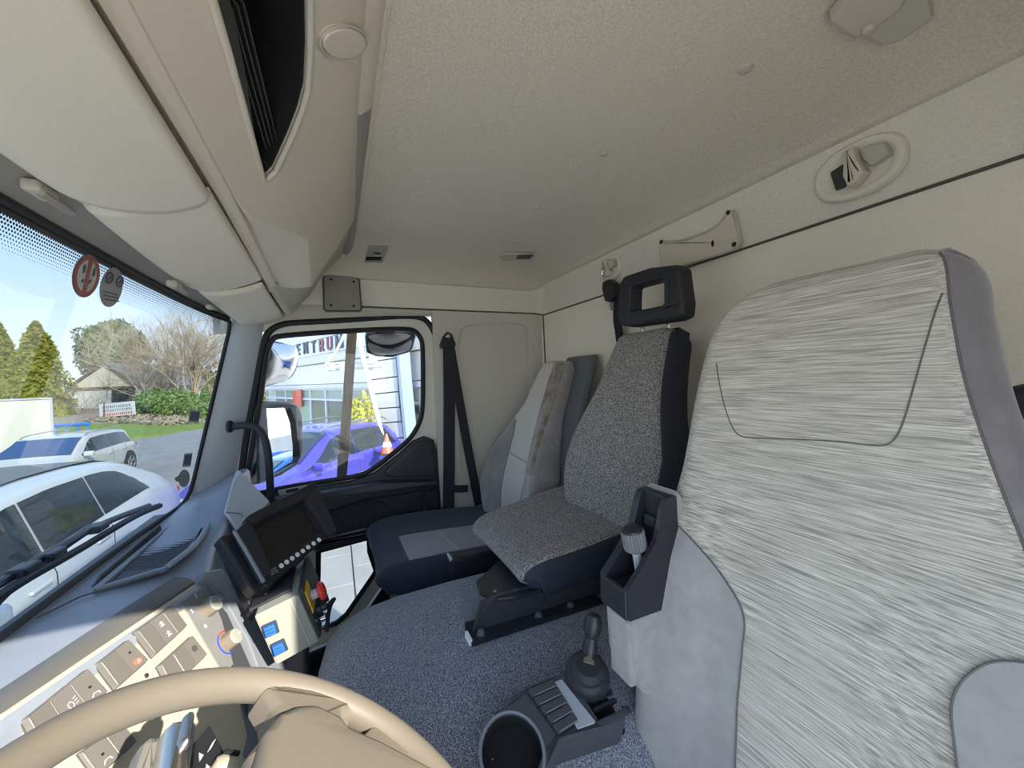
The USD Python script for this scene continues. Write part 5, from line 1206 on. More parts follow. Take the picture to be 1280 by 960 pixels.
# ------------------------------------------------------------------ garden, house, trees, van
gf = gz - .30
def gnd(px, py, z=None): return at(px, py, z=gf if z is None else z)
lw = [[gnd(40, 566), gnd(115, 556), gnd(165, 549), gnd(215, 541), gnd(262, 533)], [gnd(40, 548, gf + .15), gnd(115, 541, gf + .15), gnd(165, 538, gf + .12), gnd(215, 533, gf + .1), gnd(262, 526, gf + .1)],
      [gnd(40, 536, gf + .35), gnd(115, 531, gf + .35), gnd(165, 529, gf + .3), gnd(215, 526, gf + .25), gnd(262, 520, gf + .2)]]
lawn = Th('lawn', 'sunlit green lawn between the asphalt and the dry flower bed', 'lawn', lw[0][2])
lawn.add('turf', thick(np.array(lw) + [0, 0, .06], (0, 0, 1), .5), 'lawn', smooth=60)
bed = [lw[2], [p + np.array([6, 2.6, .5]) for p in lw[2]], [p + np.array([40, 18, 1.0]) for p in lw[2]]]
one('terrain', thick(np.array(bed) + [0, 0, .05], (0, 0, 1), .6), 'soil', kind='structure')
def leaf_cloud(c, rad, n, size, seed, shape='ball', flat=.0):
    r = np.random.default_rng(seed); d = r.normal(size=(n, 3)); d /= np.linalg.norm(d, axis=1, keepdims=True)
    if shape == 'cone':
        h = r.random(n) ** .8; ang = r.random(n) * 2 * np.pi; rr = (1 - h) ** .75 * (.80 + .28 * r.random(n)) * (1 + .18 * np.sin(ang * 5 + h * 17))
        p = np.stack([rad[0] * rr * np.cos(ang), rad[1] * rr * np.sin(ang), rad[2] * h], 1)
    else:
        k = (.72 + .32 * r.random(n) ** .6) * (.82 + .36 * meshkit.noise(d * 2.3 + seed, seed)); p = d * k[:, None] * rad
    p = p + c; a = r.normal(size=(n, 3)); a /= np.linalg.norm(a, axis=1, keepdims=True); b = np.cross(a, d); b /= np.linalg.norm(b, axis=1, keepdims=True) + 1e-9
    s = size * (.6 + .8 * r.random(n))[:, None]
    v = np.stack([p - a * s, p + b * s * .5, p + a * s, p - b * s * .5], 1).reshape(-1, 3); i = np.arange(n)[:, None] * 4
    return tri(v, np.vstack([i + [0, 1, 2], i + [0, 2, 3]]))
def blob(c, rad, seed, sub=3, amp=.28, fr=2.0):
    m = trimesh.creation.icosphere(sub); v = m.vertices; k = 1 - amp / 2 + amp * meshkit.fbm(v * fr + seed * 3.1, 3, seed)
    return tri(v * k[:, None] * rad + c, m.faces)
def conifer(label, px, pbase, ptop, w, d, seed):
    b, t = at(px, pbase, d=d), at(px, ptop, d=d); h = t[2] - b[2] + .0; b[2] = min(b[2], gf + .3); h = t[2] - b[2]
    T = Th('conifer', label, 'tree', b)
    core = lathe(b, (0, 0, 1), [(w * .75 * (1 - k) ** .75 + .02, .3 + k * h * .96) for k in np.linspace(0, 1, 14)], 22)
    core.vertices += (meshkit.fbm(np.asarray(core.vertices) * 1.6, 2, seed)[:, None] - .5) * w * .35
    T.add('foliage', cat(core, leaf_cloud(b + [0, 0, .3], (w, w, h), 5200, .16, seed, 'cone')), 'conifer', smooth=False)
    T.add('trunk', tube([b - [0, 0, .3], b + [0, 0, h * .5]], [.16, .06], 8), 'bark_dk')
conifer('yellow-green conifer second from the left edge, in front of the house', 52, 545, 407, 2.4, 31, 4)
conifer('yellow-green conifer at the left edge, above the white van', 4, 545, 405, 2.1, 33, 9)
def bare_tree(label, px, pbase, ptop, d, seed, spread=.5, n0=4, mat_='bark', r0=.10, name='bare_tree', dense=1.0):
    b = at(px, pbase, d=d); t = at(px, ptop, d=d); H = t[2] - b[2]; r = np.random.default_rng(seed); T = Th(name, label, 'tree', b)
    trunk, twigs = [], []
    def grow(p, dr, L, rad, lev):
        pts = [p]; q = p.copy(); dd = dr.copy()
        for _ in range(3):
            dd = unit(dd + r.normal(size=3) * .13 + [0, 0, .06]); q = q + dd * L / 3; pts.append(q.copy())
        (trunk if lev < 2 else twigs).append(tube(np.array(pts), np.linspace(rad, rad * .55, 4), 6 if lev < 2 else 3))
        if lev >= 4: return
        for _ in range(int((3 if lev < 3 else 4) * dense + r.random())):
            k = r.integers(1, 4); side = r.normal(size=3); side = unit(side - dd * np.dot(side, dd))
            grow(pts[k], unit(dd * (1 - spread * .6) + side * spread + [0, 0, .12]), L * (.62 + .16 * r.random()), rad * .55, lev + 1)
    for k in range(n0):
        a = r.random() * 6.28; grow(b + [0, 0, .0], unit([math.cos(a) * spread * .5, math.sin(a) * spread * .5, 1.0]), H * .40, r0 * (.7 + .5 * r.random()), 0)
    T.add('trunk', cat(trunk), mat_, smooth=60); T.add('twigs', cat(twigs), mat_, smooth=False, kind='stuff')
bare_tree('tall bare tree with pale trunks nearest the windscreen pillar', 240, 512, 372, 31, 5, .62, 7, r0=.10, dense=1.2)
bare_tree('bare bushy tree right of the house with the banner', 186, 515, 378, 33, 6, .66, 7, r0=.085, dense=1.2)
bare_tree('bare tree standing between the house gable and the evergreen', 208, 512, 388, 35, 8, .6, 6, r0=.08, dense=1.15)
bare_tree('small bare shrub left of the banner in front of the house', 100, 532, 468, 31, 10, .62, 4, 'bark_dk', .035)
bare_tree('bare tree cut by the windscreen pillar', 272, 515, 382, 33, 14, .6, 5, r0=.08)
ev = Th('evergreen_tree', 'dark round evergreen tree rising behind the house', 'tree', at(140, 500, d=52))
c = at(143, 440, d=52); ev.add('foliage', cat(blob(c, (3.1, 3.1, 4.0), 2), leaf_cloud(c, np.array([3.5, 3.5, 4.4]), 5200, .26, 21)), 'ever', smooth=False)
ev.add('trunk', tube([c - [0, 0, 8], c], [.3, .15], 8), 'bark_dk')
for k, (px, py, d, rx, rz, lab) in enumerate([(196, 503, 30, 1.4, 1.0, 'leafy green shrub right of the banner'), (222, 507, 29.5, 1.6, 1.2, 'largest leafy green shrub below the bare trees'), (250, 511, 29, 1.4, 1.15, 'leafy green shrub next to the windscreen pillar'), (78, 521, 30, .66, .9, 'small round yellow-green shrub beside the white van')]):
    c = at(px, py, d=d); S = Th('shrub', lab, 'shrub', c - [0, 0, rz])
    S.add('foliage', cat(blob(c, np.array([rx, rx, rz]) * .8, 30 + k), leaf_cloud(c, np.array([rx, rx, rz]), 1500, .13, 40 + k)), 'conifer' if k == 3 else 'rhodo', smooth=False); S.add('stem', tube([c - [0, 0, rz + .4], c], .05, 6), 'bark_dk')
for k, (px, py, d, rx, rz, lab) in enumerate([(150, 524, 29, 1.8, .36, 'low dry straw-coloured plants in the flower bed under the banner'), (185, 525, 28.5, 1.8, .45, 'low dry straw-coloured plants in the middle of the flower bed'), (222, 526, 28, 1.9, .40, 'low dry straw-coloured plants near the pillar end of the flower bed')]):
    c = at(px, py, d=d); S = Th('dry_plants', lab, 'plants', c - [0, 0, rz]); S.add('stems', cat(blob(c, np.array([rx, rx, rz]) * .75, 50 + k), leaf_cloud(c, np.array([rx, rx, rz]), 1500, .12, 60 + k)), 'dry', smooth=False)
# house
hs = 1.25
hL, hR, hA = at(91, 483.5, d=30 * hs), at(171, 481, d=30 * hs), at(134, 456, d=30 * hs)
eh = unit((hR - hL) * [1, 1, 0]); nh = np.array([eh[1], -eh[0], 0.0]); nh = nh if np.dot(nh, hL) < 0 else -nh
HP = Pl(hL, nh, u=eh); Wd_ = np.dot(hR - hL, eh)
hz = hL[2]; ap = np.array([np.dot(hA - hL, eh), hA[2] - hz])
ho_ = Th('house', 'small pale house with a boarded gable and dark roof behind the shrubs', 'house', np.r_[hL[:2], gf])
fl = lambda a, b: np.array([a, b])
ho_.add('wall', plate(HP, [(.25, -3.2), (.25, .0), (Wd_ - .3, .0), (Wd_ - .3, -3.2)], -8.0, 0, 0), 'plaster')
nb = 16
for k in range(nb):
    a, b = Wd_ * k / nb + .01, Wd_ * (k + 1) / nb - .01
    hgt_ = lambda x: max(.05, np.interp(x, [0, ap[0], Wd_], [0, ap[1], 0]) - .06)
    ho_.add('plank', plate(HP.up(.15), [(a, -.12), (b, -.12), (b, hgt_(b)), (a, hgt_(a))], -.12, .03 + .015 * (k % 2), .004), 'gable')
for (q0, q1) in [((-.35, -.30), tuple(ap + [0, .12])), (tuple(ap + [0, .12]), (Wd_ + .35, -.30))]:
    q0, q1 = np.array(q0), np.array(q1); t_ = unit(q1 - q0); n_ = np.array([-t_[1], t_[0]])
    ho_.add('roof', plate(HP, [q0, q1, q1 + n_ * .14, q0 + n_ * .14], -8.6, .35, .005), 'roofslate')
    ho_.add('barge_board', plate(HP.up(.33), [q0 - n_ * .06, q1 - n_ * .06, q1 + n_ * .15, q0 + n_ * .15], -.02, .06, .004), 'brown')
ho_.add('gable_beam', plate(HP.up(.02), [(.0, -.34), (Wd_, -.34), (Wd_, -.12), (0, -.12)], 0, .12, .01), 'brown')
wq = HP.px([(140, 484), (169, 484), (169, 503), (140, 503)])
wf = ho_.add('window', plate(HP, wq, -.02, .06, .01, holes=[np.array(sg.Polygon(wq).buffer(-.10, join_style=2).exterior.coords)]), 'brown')
for k in range(4):
    a, b = wq[:, 0].min() + .1 + k * (np.ptp(wq[:, 0]) - .2) / 4, wq[:, 0].min() + .1 + (k + 1) * (np.ptp(wq[:, 0]) - .2) / 4
    ho_.add('pane', plate(HP, [(a + .02, wq[:, 1].min() + .1), (b - .02, wq[:, 1].min() + .1), (b - .02, wq[:, 1].max() - .1), (a + .02, wq[:, 1].max() - .1)], .0, .03, 0), 'winglass', under=wf)
ho_.add('chimney', box(HP.w([.4, 1.4], -2.0), (.12, .12, 1.2)), 'banner')
bn = Th('banner', 'white banner with grey and red lettering on posts in front of the house', 'banner', at(147, 524, d=28))
b0, b1, b2 = at(124, 505.5, d=28.5), at(168.5, 501, d=27.5), at(125, 522, d=28.5)
BN = P3(b0, b1, b2); bq_ = BN.px([(124, 505.5), (168.5, 501), (170, 518), (125, 522)])
bn.add('sheet', plate(BN, bq_, 0, .02, .002), 'banner')
br = np.random.default_rng(2)
for row, (m_, f0, f1) in enumerate([('inkgrey', .14, .36), ('inkgrey', .42, .62), ('inkred', .70, .92)]):
    ms_ = []; x = .10
    while x < .90:
        w_ = br.uniform(.025, .05); c_ = lambda a, f: bq_[0] * (1 - a) * (1 - f) + bq_[1] * a * (1 - f) + bq_[2] * a * f + bq_[3] * (1 - a) * f
        ms_.append(plate(BN.up(.02), [c_(x, f1), c_(x + w_, f1), c_(x + w_ * br.uniform(.6, 1), f0), c_(x, f0 + br.uniform(0, .06))], 0, .004, 0)); x += w_ + br.uniform(.012, .03)
    bn.add('lettering', cat(ms_), m_)
for px in (130, 164): bn.add('post', tube([at(px, 522, d=28) + [.0, 0, -.6], at(px, 503, d=28) + [.05, .02, 0]], .04, 8), 'brown')
# van body at the left edge
vR, vL = at(65, 497, d=12.0), at(-70, 500, d=12.6)
nv = -unit(ray(58, 500) * [1, 1, 0]); ev_ = unit(np.cross([0, 0, 1.0], nv))
VB = Pl(vR, nv, u=ev_)
van = Th('box_van', 'cream-white box van at the left edge of the windscreen view', 'van', np.r_[vR[:2], gf])
van.add('box_body', plate(VB, [(-5.2, -1.75), (0, -1.75), (0, 0), (-5.2, 0)], -2.1, 0, .03), 'vanwhite')
van.add('edge_rail', cat([tube([VB.w([-5.2, h_], .015), VB.w([.0, h_], .015)], .03, 6) for h_ in (-.02, -1.73)] + [tube([VB.w([-.02, 0], .015), VB.w([-.02, -1.75], .015)], .03, 6)]), 'lightgrey')
van.add('chassis', plate(VB, [(-5.0, -2.0), (-.1, -2.0), (-.1, -1.75), (-5.0, -1.75)], -1.9, -.15, .02), 'carblack')
for a in (-1.0, -4.0): van.add('wheel', lathe(VB.w([a, gf - vR[2] + .42], -.35), nv, [(.25, 0), (.40, 0), (.42, .06), (.42, .22), (.38, .26), (.2, .24)], 28), 'tyre')
van.add('marker_lamp', rbox(VB.w([-.35, -1.25], .05), (.10, .10, .16), .02), 'carblack')
bf = Th('blue_frame', 'blue metal frame with posts standing behind the pale estate car', 'frame', at(90, 545, d=17))
for pts in [[(66, 532), (112, 530)], [(84, 534), (84, 550)], [(70, 534), (70, 552)], [(97, 533), (98, 548)], [(110, 531), (112, 545)]]:
    bf.add('post' if abs(pts[0][0] - pts[1][0]) < 5 else 'beam', tube([at(*pts[0], d=17), at(*pts[1], d=17)], .075 if abs(pts[0][0] - pts[1][0]) > 5 else .04, 8), 'tractor')
bf.add('foot_beam', tube([at(70, 552, d=17) - [0, 0, .6], at(112, 550, d=17) - [0, 0, .6]], .05, 8), 'tractor')
for a in (70, 112): bf.add('post', tube([at(a, 551, d=17), at(a, 551, d=17) - [0, 0, .62]], .04, 8), 'tractor')
# far tree line that closes the view
for k, (px, d, w_, h_, lab) in enumerate([(290, 70, 9, 5, 'far dark tree belt beyond the bare trees at the windscreen pillar')]):
    c = at(px, 500, d=d); S = Th('tree_belt', lab, 'trees', c); S.add('foliage', cat(blob(c, np.array([w_, w_, h_]), 70 + k), leaf_cloud(c, np.array([w_, w_, h_]) * 1.05, 2500, .5, 80 + k)), 'ever', smooth=False); S.add('trunk', tube([c - [0, 0, 7], c], .4, 6), 'bark_dk')

# ------------------------------------------------------------------ dealer's building beyond the passenger window
bu, bnm = unit((-.93, -.36, 0)), unit((-.36, .93, 0))
BP_ = Pl((13, -.3, 0), bnm, u=bu)
bd = Th('showroom', 'modern showroom with pale panel facade and dark capital letters over a glazed entrance', 'building', (13, -.3, gf))
dark_q = BP_.px([(300, 360), (500, 340)])
x0_, x1_ = -9.0, 5.6
zrow = [1.02, 1.55, 2.08, 2.61, 3.14, 3.67, 4.2]
for i, (z0_, z1_) in enumerate(zip(zrow[:-1], zrow[1:])):
    for k in range(7):
        a, b = x0_ + (x1_ - x0_) * k / 7, x0_ + (x1_ - x0_) * (k + 1) / 7
        bd.add('facade_panel', plate(BP_, [(a + .012, z0_ + .012), (b - .012, z0_ + .012), (b - .012, z1_ - .012), (a + .012, z1_ - .012)], -.10, .0, .008), 'facade')
bd.add('wall', plate(BP_, [(x0_, gf), (x1_, gf), (x1_, 4.2), (x0_, 4.2)], -4.5, -.09, 0), 'facade_low')
bd.add('soffit_beam', plate(BP_, [(x0_, .72), (x1_, .72), (x1_, 1.0), (x0_, 1.0)], -.1, .12, .02), 'metalpale')
bd.add('lower_panel', plate(BP_, [(x0_, .02), (x1_, .02), (x1_, .70), (x0_, .70)], -.1, .02, .01), 'facade_low')
bd.add('door_header', plate(BP_, [(x0_, -.14), (x1_, -.14), (x1_, .0), (x0_, .0)], -.1, .10, .01), 'clad')
for k in range(10):
    a, b = x0_ + (x1_ - x0_) * k / 10, x0_ + (x1_ - x0_) * (k + 1) / 10
    f_ = bd.add('glazing_frame', plate(BP_, [(a, gf), (b, gf), (b, -.14), (a, -.14)], -.08, .03, .01, holes=[np.array([(a + .06, gf + .1), (b - .06, gf + .1), (b - .06, -.55), (a + .06, -.55)]), np.array([(a + .06, -.48), (b - .06, -.48), (b - .06, -.2), (a + .06, -.2)])]), 'clad')
    bd.add('pane', plate(BP_, [(a + .05, gf + .08), (b - .05, gf + .08), (b - .05, -.53), (a + .05, -.53)], -.05, -.02, 0), 'bdark' if k % 3 else 'bglass', under=f_)
    bd.add('pane', plate(BP_, [(a + .05, -.5), (b - .05, -.5), (b - .05, -.18), (a + .05, -.18)], -.05, -.02, 0), 'bglass', under=f_)
lq = BP_.px([(374, 437), (383, 435), (393, 433.5), (403, 431.5), (413, 429.5), (425, 427)])
for ch, q, m_ in zip('ENTRUM', lq, ['sign', 'sign', 'sign', 'signred', 'signred', 'sign']):
    w_ = meshkit.text_mesh(ch, .40, .05, bold=True); v = np.array(w_.vertices); v[:, :2] -= (v[:, :2].max(0) + v[:, :2].min(0)) / 2
    v[:, 0] *= 1.25
    bd.add('sign_letter', tri(BP_.w(v[:, :2] + q, v[:, 2]), w_.faces), m_, smooth=False)
rq = BP_.px([(369, 489), (379, 487), (380, 508), (370, 509)]); bd.add('red_poster', plate(BP_.up(.06), rq, 0, .03, .004), 'lampred')
# canopy pipes and the clad pylon
def A(px, py, d): return at(px, py, d=d)
cp = Th('canopy_frame', 'pale leaning steel poles and cross pipes in front of the showroom', 'steel frame', A(470, 560, 8.2) - [0, 0, .5])
cp.add('pole', tube([A(444, 395, 8.2), A(452, 440, 8.2), A(472, 520, 8.2), A(484, 575, 8.2), A(498, 655, 8.2)], .050, 12), 'metalpale')
cp.add('cross_pipe', tube([A(412, 462, 8.6), A(478, 457.5, 8.2)], .036, 10), 'metalpale')
cp.add('cross_pipe', tube([A(407, 455, 8.6), A(472, 453, 8.25)], .028, 10), 'metalpale')
cp.add('brace', tube([A(432, 415, 8.4), A(420, 440, 8.5), A(407, 456, 8.6), A(412, 463, 8.6)], .030, 10), 'metalpale')
for px in (415, 427, 438, 463): cp.add('clamp', tube([A(px, 453, 8.35), A(px + .5, 463, 8.35)], .05, 8), 'clad')
py = Th('clad_pylon', 'grey clad leaning pylon beside the showroom pole, seen through the side window', 'pylon', A(490, 560, 9.0) - [0, 0, 1])
PP = P3(A(465, 480, 9.0), A(497, 476, 8.7), A(468, 560, 9.0))
le = [(456, 405), (458, 430), (461, 453), (463, 475), (464.5, 493), (465, 511.5), (466, 530), (468, 550), (470, 571), (473, 593), (476, 616), (480, 640)]
ri = [(491, 398), (493, 424), (495, 447.5), (497, 470.5), (498, 489.5), (499.5, 509), (502, 527), (505, 547), (508, 567), (512, 588), (516, 610), (521, 634)]
for (a, b), (c_, d_) in zip(zip(le[:-1], le[1:]), zip(ri[:-1], ri[1:])):
    py.add('panel', plate(PP, sg.Polygon(PP.px([a, c_, d_, b])).buffer(-.012, join_style=2), -.20, .0, .006), 'clad')
py.add('core', pxplate(PP, [le[0], ri[0], ri[-1], le[-1]], -.35, -.03, 0), 'seamdark')
py.add('edge_fin', pxplate(PP, [(494, 400), (498, 399), (504, 475), (512, 560), (523, 634), (518, 635), (508, 560), (500, 475)], -.30, .06, .01), M.setdefault('fin', mat('fin_blue', (.30, .38, .50), .4)))
gw = Th('glass_wing', 'green-tinted glass wing of the showroom at the right edge of the side window', 'building', A(520, 520, 12) - [0, 0, 1.5])
GW = P3(A(495, 500, 11.5), A(540, 497, 10.5), A(497, 560, 11.5))
for i, (ya, yb_) in enumerate([(420, 452), (454, 480), (482, 505), (507, 530), (532, 560), (562, 600)]):
    gw.add('pane', pxplate(GW, [(490, ya), (552, ya - 4), (552, yb_ - 4), (490, yb_)], -.06, 0, .004), M.setdefault('gwing%d' % (i % 2), mat('wing_glass_%d' % (i % 2), (.50, .58, .53) if i % 2 else (.56, .62, .58), .08, .6)))
gw.add('ledge', pxplate(GW, [(500, 452), (520, 450), (519, 458), (500, 459)], 0, .12, .02), 'clad')
gw.add('frame', pxplate(GW, [(489, 415), (553, 411), (553, 605), (489, 605)], -.3, -.07, 0), 'clad')
yb2 = Th('yellow_shrub', 'bright yellow-green shrub beside the pylon', 'shrub', A(452, 545, 8.6)); c = A(452, 532, 8.6)
yb2.add('foliage', cat(blob(c, np.array([.26, .26, .5]), 91), leaf_cloud(c, np.array([.34, .34, .66]), 1100, .055, 92)), 'yellowbush', smooth=False); yb2.add('stem', tube([c - [0, 0, 1.2], c], .03, 6), 'bark_dk')
tc_ = Th('traffic_cone', 'orange and white traffic cone by the pylon foot', 'traffic cone', A(484, 566, 7.4)); c = A(484, 566, 7.4)
tc_.add('cone', lathe(c, (0, 0, 1), [(.12, 0), (.02, .34), (.015, .36)], 20), 'orange'); tc_.add('band', lathe(c, (0, 0, 1), [(.092, .12), (.064, .21)], 20), 'white'); tc_.add('base', rbox(c - [0, 0, .01], (.32, .32, .03), .01), 'carblack')

# ------------------------------------------------------------------ mirrors and the batten at the passenger window
wm = Th('wing_mirror', 'large black wing mirror outside the passenger window reflecting the yard', 'mirror', (2.0, .2, -.3))
mc_ = at(346, 553, x=2.02)
mn = unit(unit(-mc_) + unit((.42, -.90, -.03)))
MP = Pl(mc_, mn, v=(0, 0, 1))
mo_ = MP.px([(318, 508), (328, 501), (360, 502), (371, 507), (376, 520), (377, 565), (372, 578), (350, 592), (334, 602), (320, 606)])
mg = MP.px([(331, 508.5), (352, 507.5), (360, 511), (366, 528), (371, 570), (366, 580), (346, 592), (337, 590)])
wm.add('housing', plate(MP, mo_, -.10, .012, .010, r=.012, holes=[np.array(rounded(mg, .008).exterior.coords)]), 'house_blackgloss', smooth=50)
wm.add('back', plate(MP, sg.Polygon(mo_).buffer(-.004), -.14, -.05, .02), 'house_blackgloss')
wm.add('glass', plate(MP, sg.Polygon(mg).buffer(.004), -.012, -.004, 0), 'mirror', smooth=False)
wm.add('arm', tube(smooth_path([mc_ + [.0, .09, .10], mc_ + [-.06, .10, .12], (1.815, .315, -.05)], 14), .018, 10), 'house_blackgloss')
wm.add('arm', tube(smooth_path([mc_ + [.0, .09, -.14], mc_ + [-.06, .10, -.16], (1.815, .315, -.22)], 14), .018, 10), 'house_blackgloss')
wa = Th('wide_mirror', 'curved wide-angle mirror above the wing mirror outside the passenger window', 'mirror', (2.0, .2, 0))
wc = at(347, 455, x=2.02); wn_ = unit(unit(-wc) + unit((.30, -.9, -.25))); WPl = Pl(wc, wn_, v=(0, 0, 1))
wo = WPl.px([(326, 428), (335, 425), (352, 428), (371, 434), (372, 455), (367, 468), (355, 478), (335, 483), (324, 484)])
wa.add('housing', plate(WPl, wo, -.10, .006, .012, r=.012), 'house_blackgloss', smooth=50)
def dome_on(pl, poly, hgt, n=14, m=22):
    g = sg.Polygon(poly).buffer(-.006); c = np.array(g.centroid.coords[0]); bx = np.array(g.exterior.coords)[:-1]; t = np.linspace(0, 1, n)
    ring = smooth_path(bx, 48, True) if len(bx) < 60 else bx
    P = np.array([[c + (q - c) * k for q in ring] for k in t[1:]]); H_ = hgt * (1 - t[1:] ** 2)
    v = np.vstack([pl.w(c, hgt)[None], pl.w(P.reshape(-1, 2), np.repeat(H_, len(ring)))]); N = len(ring); k = np.arange(N); k1 = (k + 1) % N
    return tri(v, np.vstack([np.stack([0 * k, 1 + k, 1 + k1], 1), quads(n - 1, N, True) + 1]))
wa.add('glass', dome_on(WPl.up(.005), wo, .030), 'convex', smooth=60)
wa.add('arm', tube(smooth_path([wc + [0, .09, .02], wc + [-.06, .09, .02], (1.815, .31, .06)], 12), .018, 10), 'house_blackgloss')
km = Th('kerb_mirror', 'grey convex kerb mirror hanging over the top of the side window', 'mirror', (1.95, -.28, .2))
kc_ = at(488, 430, x=1.97); kn_ = unit((-.93, .1, -.45)); KP = Pl(kc_, kn_, v=(0, 0, 1))
ko = KP.px([(456, 421), (458, 416), (519, 415), (520, 420), (516, 436), (511, 441), (490, 447), (470, 446), (458, 441)])
km.add('housing', plate(KP, ko, -.06, .004, .010, r=.012), 'house_blackgloss', smooth=50)
km.add('glass', dome_on(KP.up(.003), KP.px([(458, 424), (470, 433), (490, 434), (505, 428), (517, 421), (515, 435), (510, 440), (490, 445), (471, 444), (460, 439)]), .016), M.setdefault('kgrey', mat('kerb_mirror_grey', (.22, .22, .23), .25, .6)), smooth=60)
km.add('cap', dome_on(KP.up(.003), KP.px([(458, 418), (518, 417), (505, 427), (490, 432), (472, 431), (460, 424)]), .014), 'greige', smooth=60)
km.add('arm', rbox(at(482, 411, x=1.93) - [.03, 0, 0], (.24, .09, .035), .01), 'house_blackgloss')
bt_ = Th('wooden_batten', 'brown wooden batten with a black lower end outside the side window', 'batten', (1.88, .0, -.35))
def bat(px0, py0, px1, py1, x): return at(px0, py0, x=x), at(px1, py1, x=x)
WB = PX(1.86)
bt_.add('batten', pxplate(WB, [(434.5, 405), (447, 404), (436, 567), (423.5, 569)], -.014, .0, .002), 'wood')
bt_.add('black_end', pxplate(WB, [(422.5, 567), (436.5, 565), (432.5, 606), (420.5, 608)], -.018, .004, .003), 'carblack')
bt_.add('cord', tube([WB.p(423, 553, .004), WB.p(431, 559, .006), WB.p(437, 560, .002)], .003, 6), 'wheel')

# ------------------------------------------------------------------ stickers on the windscreen, wipers
def glass_px(pts):
    out = []
    for p in pts:
        y = .45
        for _ in range(25):
            q = at(*p, y=y); y = .5 * y + .5 * float(ws(np.array(q[0]), np.array(q[2]))[1])
        out.append((q[0], q[2]))
    return np.array(out)
def decal(xz, off, t=.0006):
    g = sg.Polygon(xz) if not isinstance(xz, sg.Polygon) else xz; rings = [_ring(g.exterior.coords)] + [_ring(i.coords) for i in g.interiors]
    fl = np.vstack(rings); tt = mapbox_earcut.triangulate_float64(fl, np.cumsum([len(r) for r in rings]).astype(np.uint32)).reshape(-1, 3)
    n = len(fl); v = np.vstack([on_glass(fl, off), on_glass(fl, off + t)]); return tri(v, np.vstack([tt, tt[:, ::-1] + n]))
def pxell(cx, cy, a, b, rot, n=36):
    t = np.arange(n) * 2 * np.pi / n; c, s = math.cos(rot), math.sin(rot)
    return np.stack([cx + a * np.cos(t) * c - b * np.sin(t) * s, cy + a * np.cos(t) * s + b * np.sin(t) * c], 1)
M['stick_grey'] = mat('sticker_grey', (.33, .32, .30), .6); M['stick_red'] = mat('sticker_red', (.36, .10, .09), .6); M['stick_pale'] = mat('sticker_pale', (.56, .54, .49), .6)
M['stick_dark'] = mat('sticker_dark', (.07, .07, .08), .6); M['stick_blue'] = mat('sticker_blue', (.10, .14, .22), .6)
ns_ = Th('round_sticker', 'round sticker with a red ring and red bar at the top of the windscreen', 'sticker', np.append(glass_px([(105, 345)])[0], 0)[[0, 2, 1]] + [0, .4, 0])
ns_.add('backing', decal(glass_px(pxell(105, 345, 17, 27, .16)), .002), 'stick_grey')
ns_.add('ring', decal(sg.Polygon(glass_px(pxell(105, 345, 16.2, 26, .16)), [glass_px(pxell(105, 345, 12.2, 20.5, .16))]), .0032), 'stick_red')
ns_.add('field', decal(glass_px(pxell(105, 345, 12.2, 20.5, .16)), .003), 'stick_pale')
ns_.add('bar', decal(glass_px([(108, 324), (112, 326), (103, 367), (99, 366)]), .0040), 'stick_red')
ns_.add('marks', cat(decal(glass_px([(100, 332), (104, 330), (103, 340), (99, 342)]), .0036), decal(glass_px([(113, 336), (116, 333), (115, 344), (111, 346)]), .0036), decal(glass_px([(98, 349), (101, 348), (100, 353), (97, 353)]), .0036), decal(glass_px([(106, 352), (110, 348), (111, 351), (106, 356)]), .0036)), 'stick_dark')
ov = Th('oval_sticker', 'grey oval sticker with two dark roundels beside the red ring sticker', 'sticker', np.append(glass_px([(137, 359)])[0], 0)[[0, 2, 1]] + [0, .4, 0])
ov.add('backing', decal(glass_px(pxell(137, 359, 14, 25, .18)), .002), 'stick_grey')
for cx, cy in ((134, 347), (147, 352)):
    ov.add('roundel', decal(sg.Polygon(glass_px(pxell(cx, cy, 4.6, 7.4, .18)), [glass_px(pxell(cx, cy, 3.2, 5.4, .18))]), .0032), 'stick_dark')
    ov.add('roundel_mark', decal(glass_px([(cx - 2, cy + 2), (cx + 2, cy - 3), (cx + 2.6, cy - 1), (cx - 1, cy + 3)]), .0032), 'stick_dark')
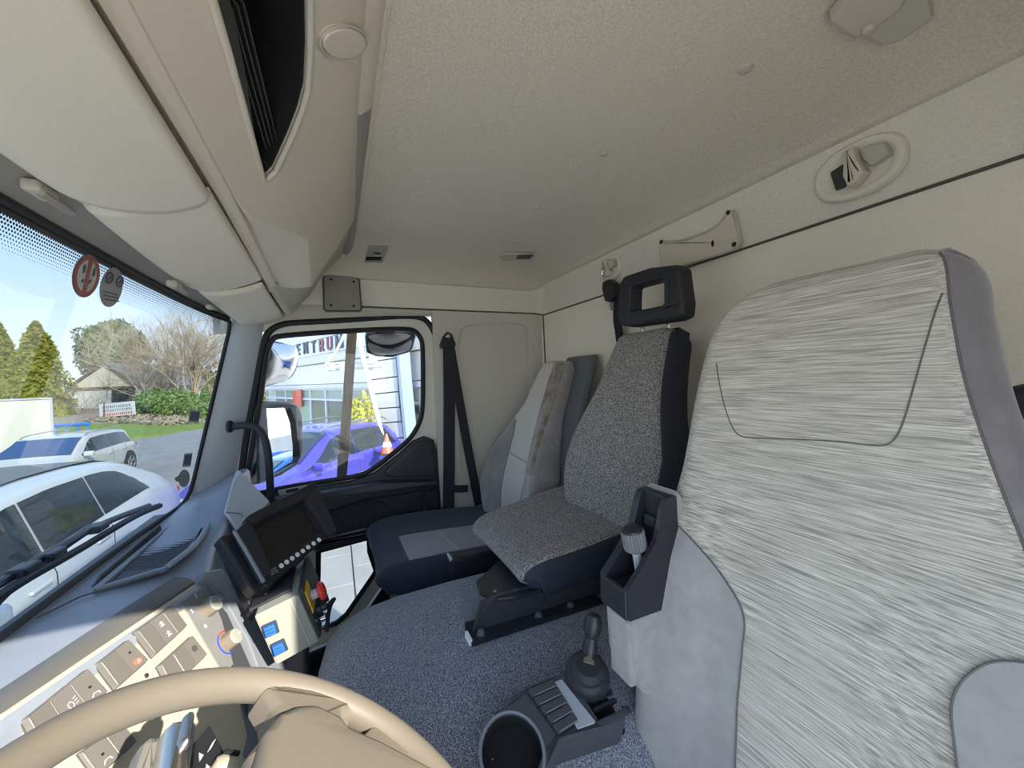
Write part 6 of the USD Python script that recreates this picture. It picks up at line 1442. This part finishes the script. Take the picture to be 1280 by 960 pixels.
ov.add('print', cat([decal(glass_px([(126 + k, 363 + 5 * k), (144 + k, 368 + 4 * k), (144 + k, 369.5 + 4 * k), (126 + k, 364.5 + 5 * k)]), .0032) for k in range(3)]), 'stick_dark')
for (pts, lab) in [([(237, 512), (249.5, 513), (247, 528.5), (234, 528)], 'small dark rectangular sticker on the windscreen, upper one by the pillar'), ([(229.5, 567), (239.5, 566), (237, 583.5), (226.5, 584)], 'small dark rectangular sticker on the windscreen, lower one by the pillar')]:
    q = glass_px(pts); T = Th('square_sticker', lab, 'sticker', on_glass([q.mean(0)])[0]); T.add('border', decal(q, .002), 'stick_pale'); T.add('face', decal(sg.Polygon(q).buffer(-.0055, join_style=2), .003), 'stick_blue')
rs = Th('disc_sticker', 'grey round sticker with a tab in the lower windscreen corner', 'sticker', on_glass(glass_px([(229, 598)]))[0])
rs.add('disc', decal(glass_px(pxell(229, 598, 7.0, 11, .1)), .002), 'stick_grey'); rs.add('tab', decal(glass_px([(217, 598), (223, 594), (223, 602), (219, 602)]), .002), 'stick_grey')
wp = Th('wiper', 'black windscreen wiper resting along the lower edge of the glass', 'wiper', (1.3, .55, -.37))
def wpt(px, py, off): return on_glass(glass_px([(px, py)]), -off)[0]
wp.add('blade', tube(smooth_path([wpt(217, 630, .035), wpt(190, 642, .035), wpt(120, 686, .035), wpt(60, 722, .035), wpt(0, 765, .035)], 24), .009, 6), 'rubber')
wp.add('frame', tube(smooth_path([wpt(212, 629, .05), wpt(160, 652, .055), wpt(120, 676, .055), wpt(60, 716, .055), wpt(5, 752, .05)], 24), .008, 8), 'black')
wp.add('arm', tube(smooth_path([wpt(158, 653, .065), wpt(120, 684, .07), wpt(85, 715, .07), wpt(50, 745, .06), wpt(10, 790, .05)], 20), .010, 8), 'black')
for px, py in [(155, 655), (105, 687), (75, 705)]: wp.add('clip', rbox(wpt(px, py, .05), (.05, .03, .018), .005), 'black')
one('trim_9', thick([[ws(np.array(x), np.array(-.40), -.01 - .05 * k) - [0, 0, .05 + .06 * k] for x in np.linspace(-.12, 1.70, 24)] for k in (0, 1, 2)], (0, 0, 1), .01), 'carblack', kind='structure')
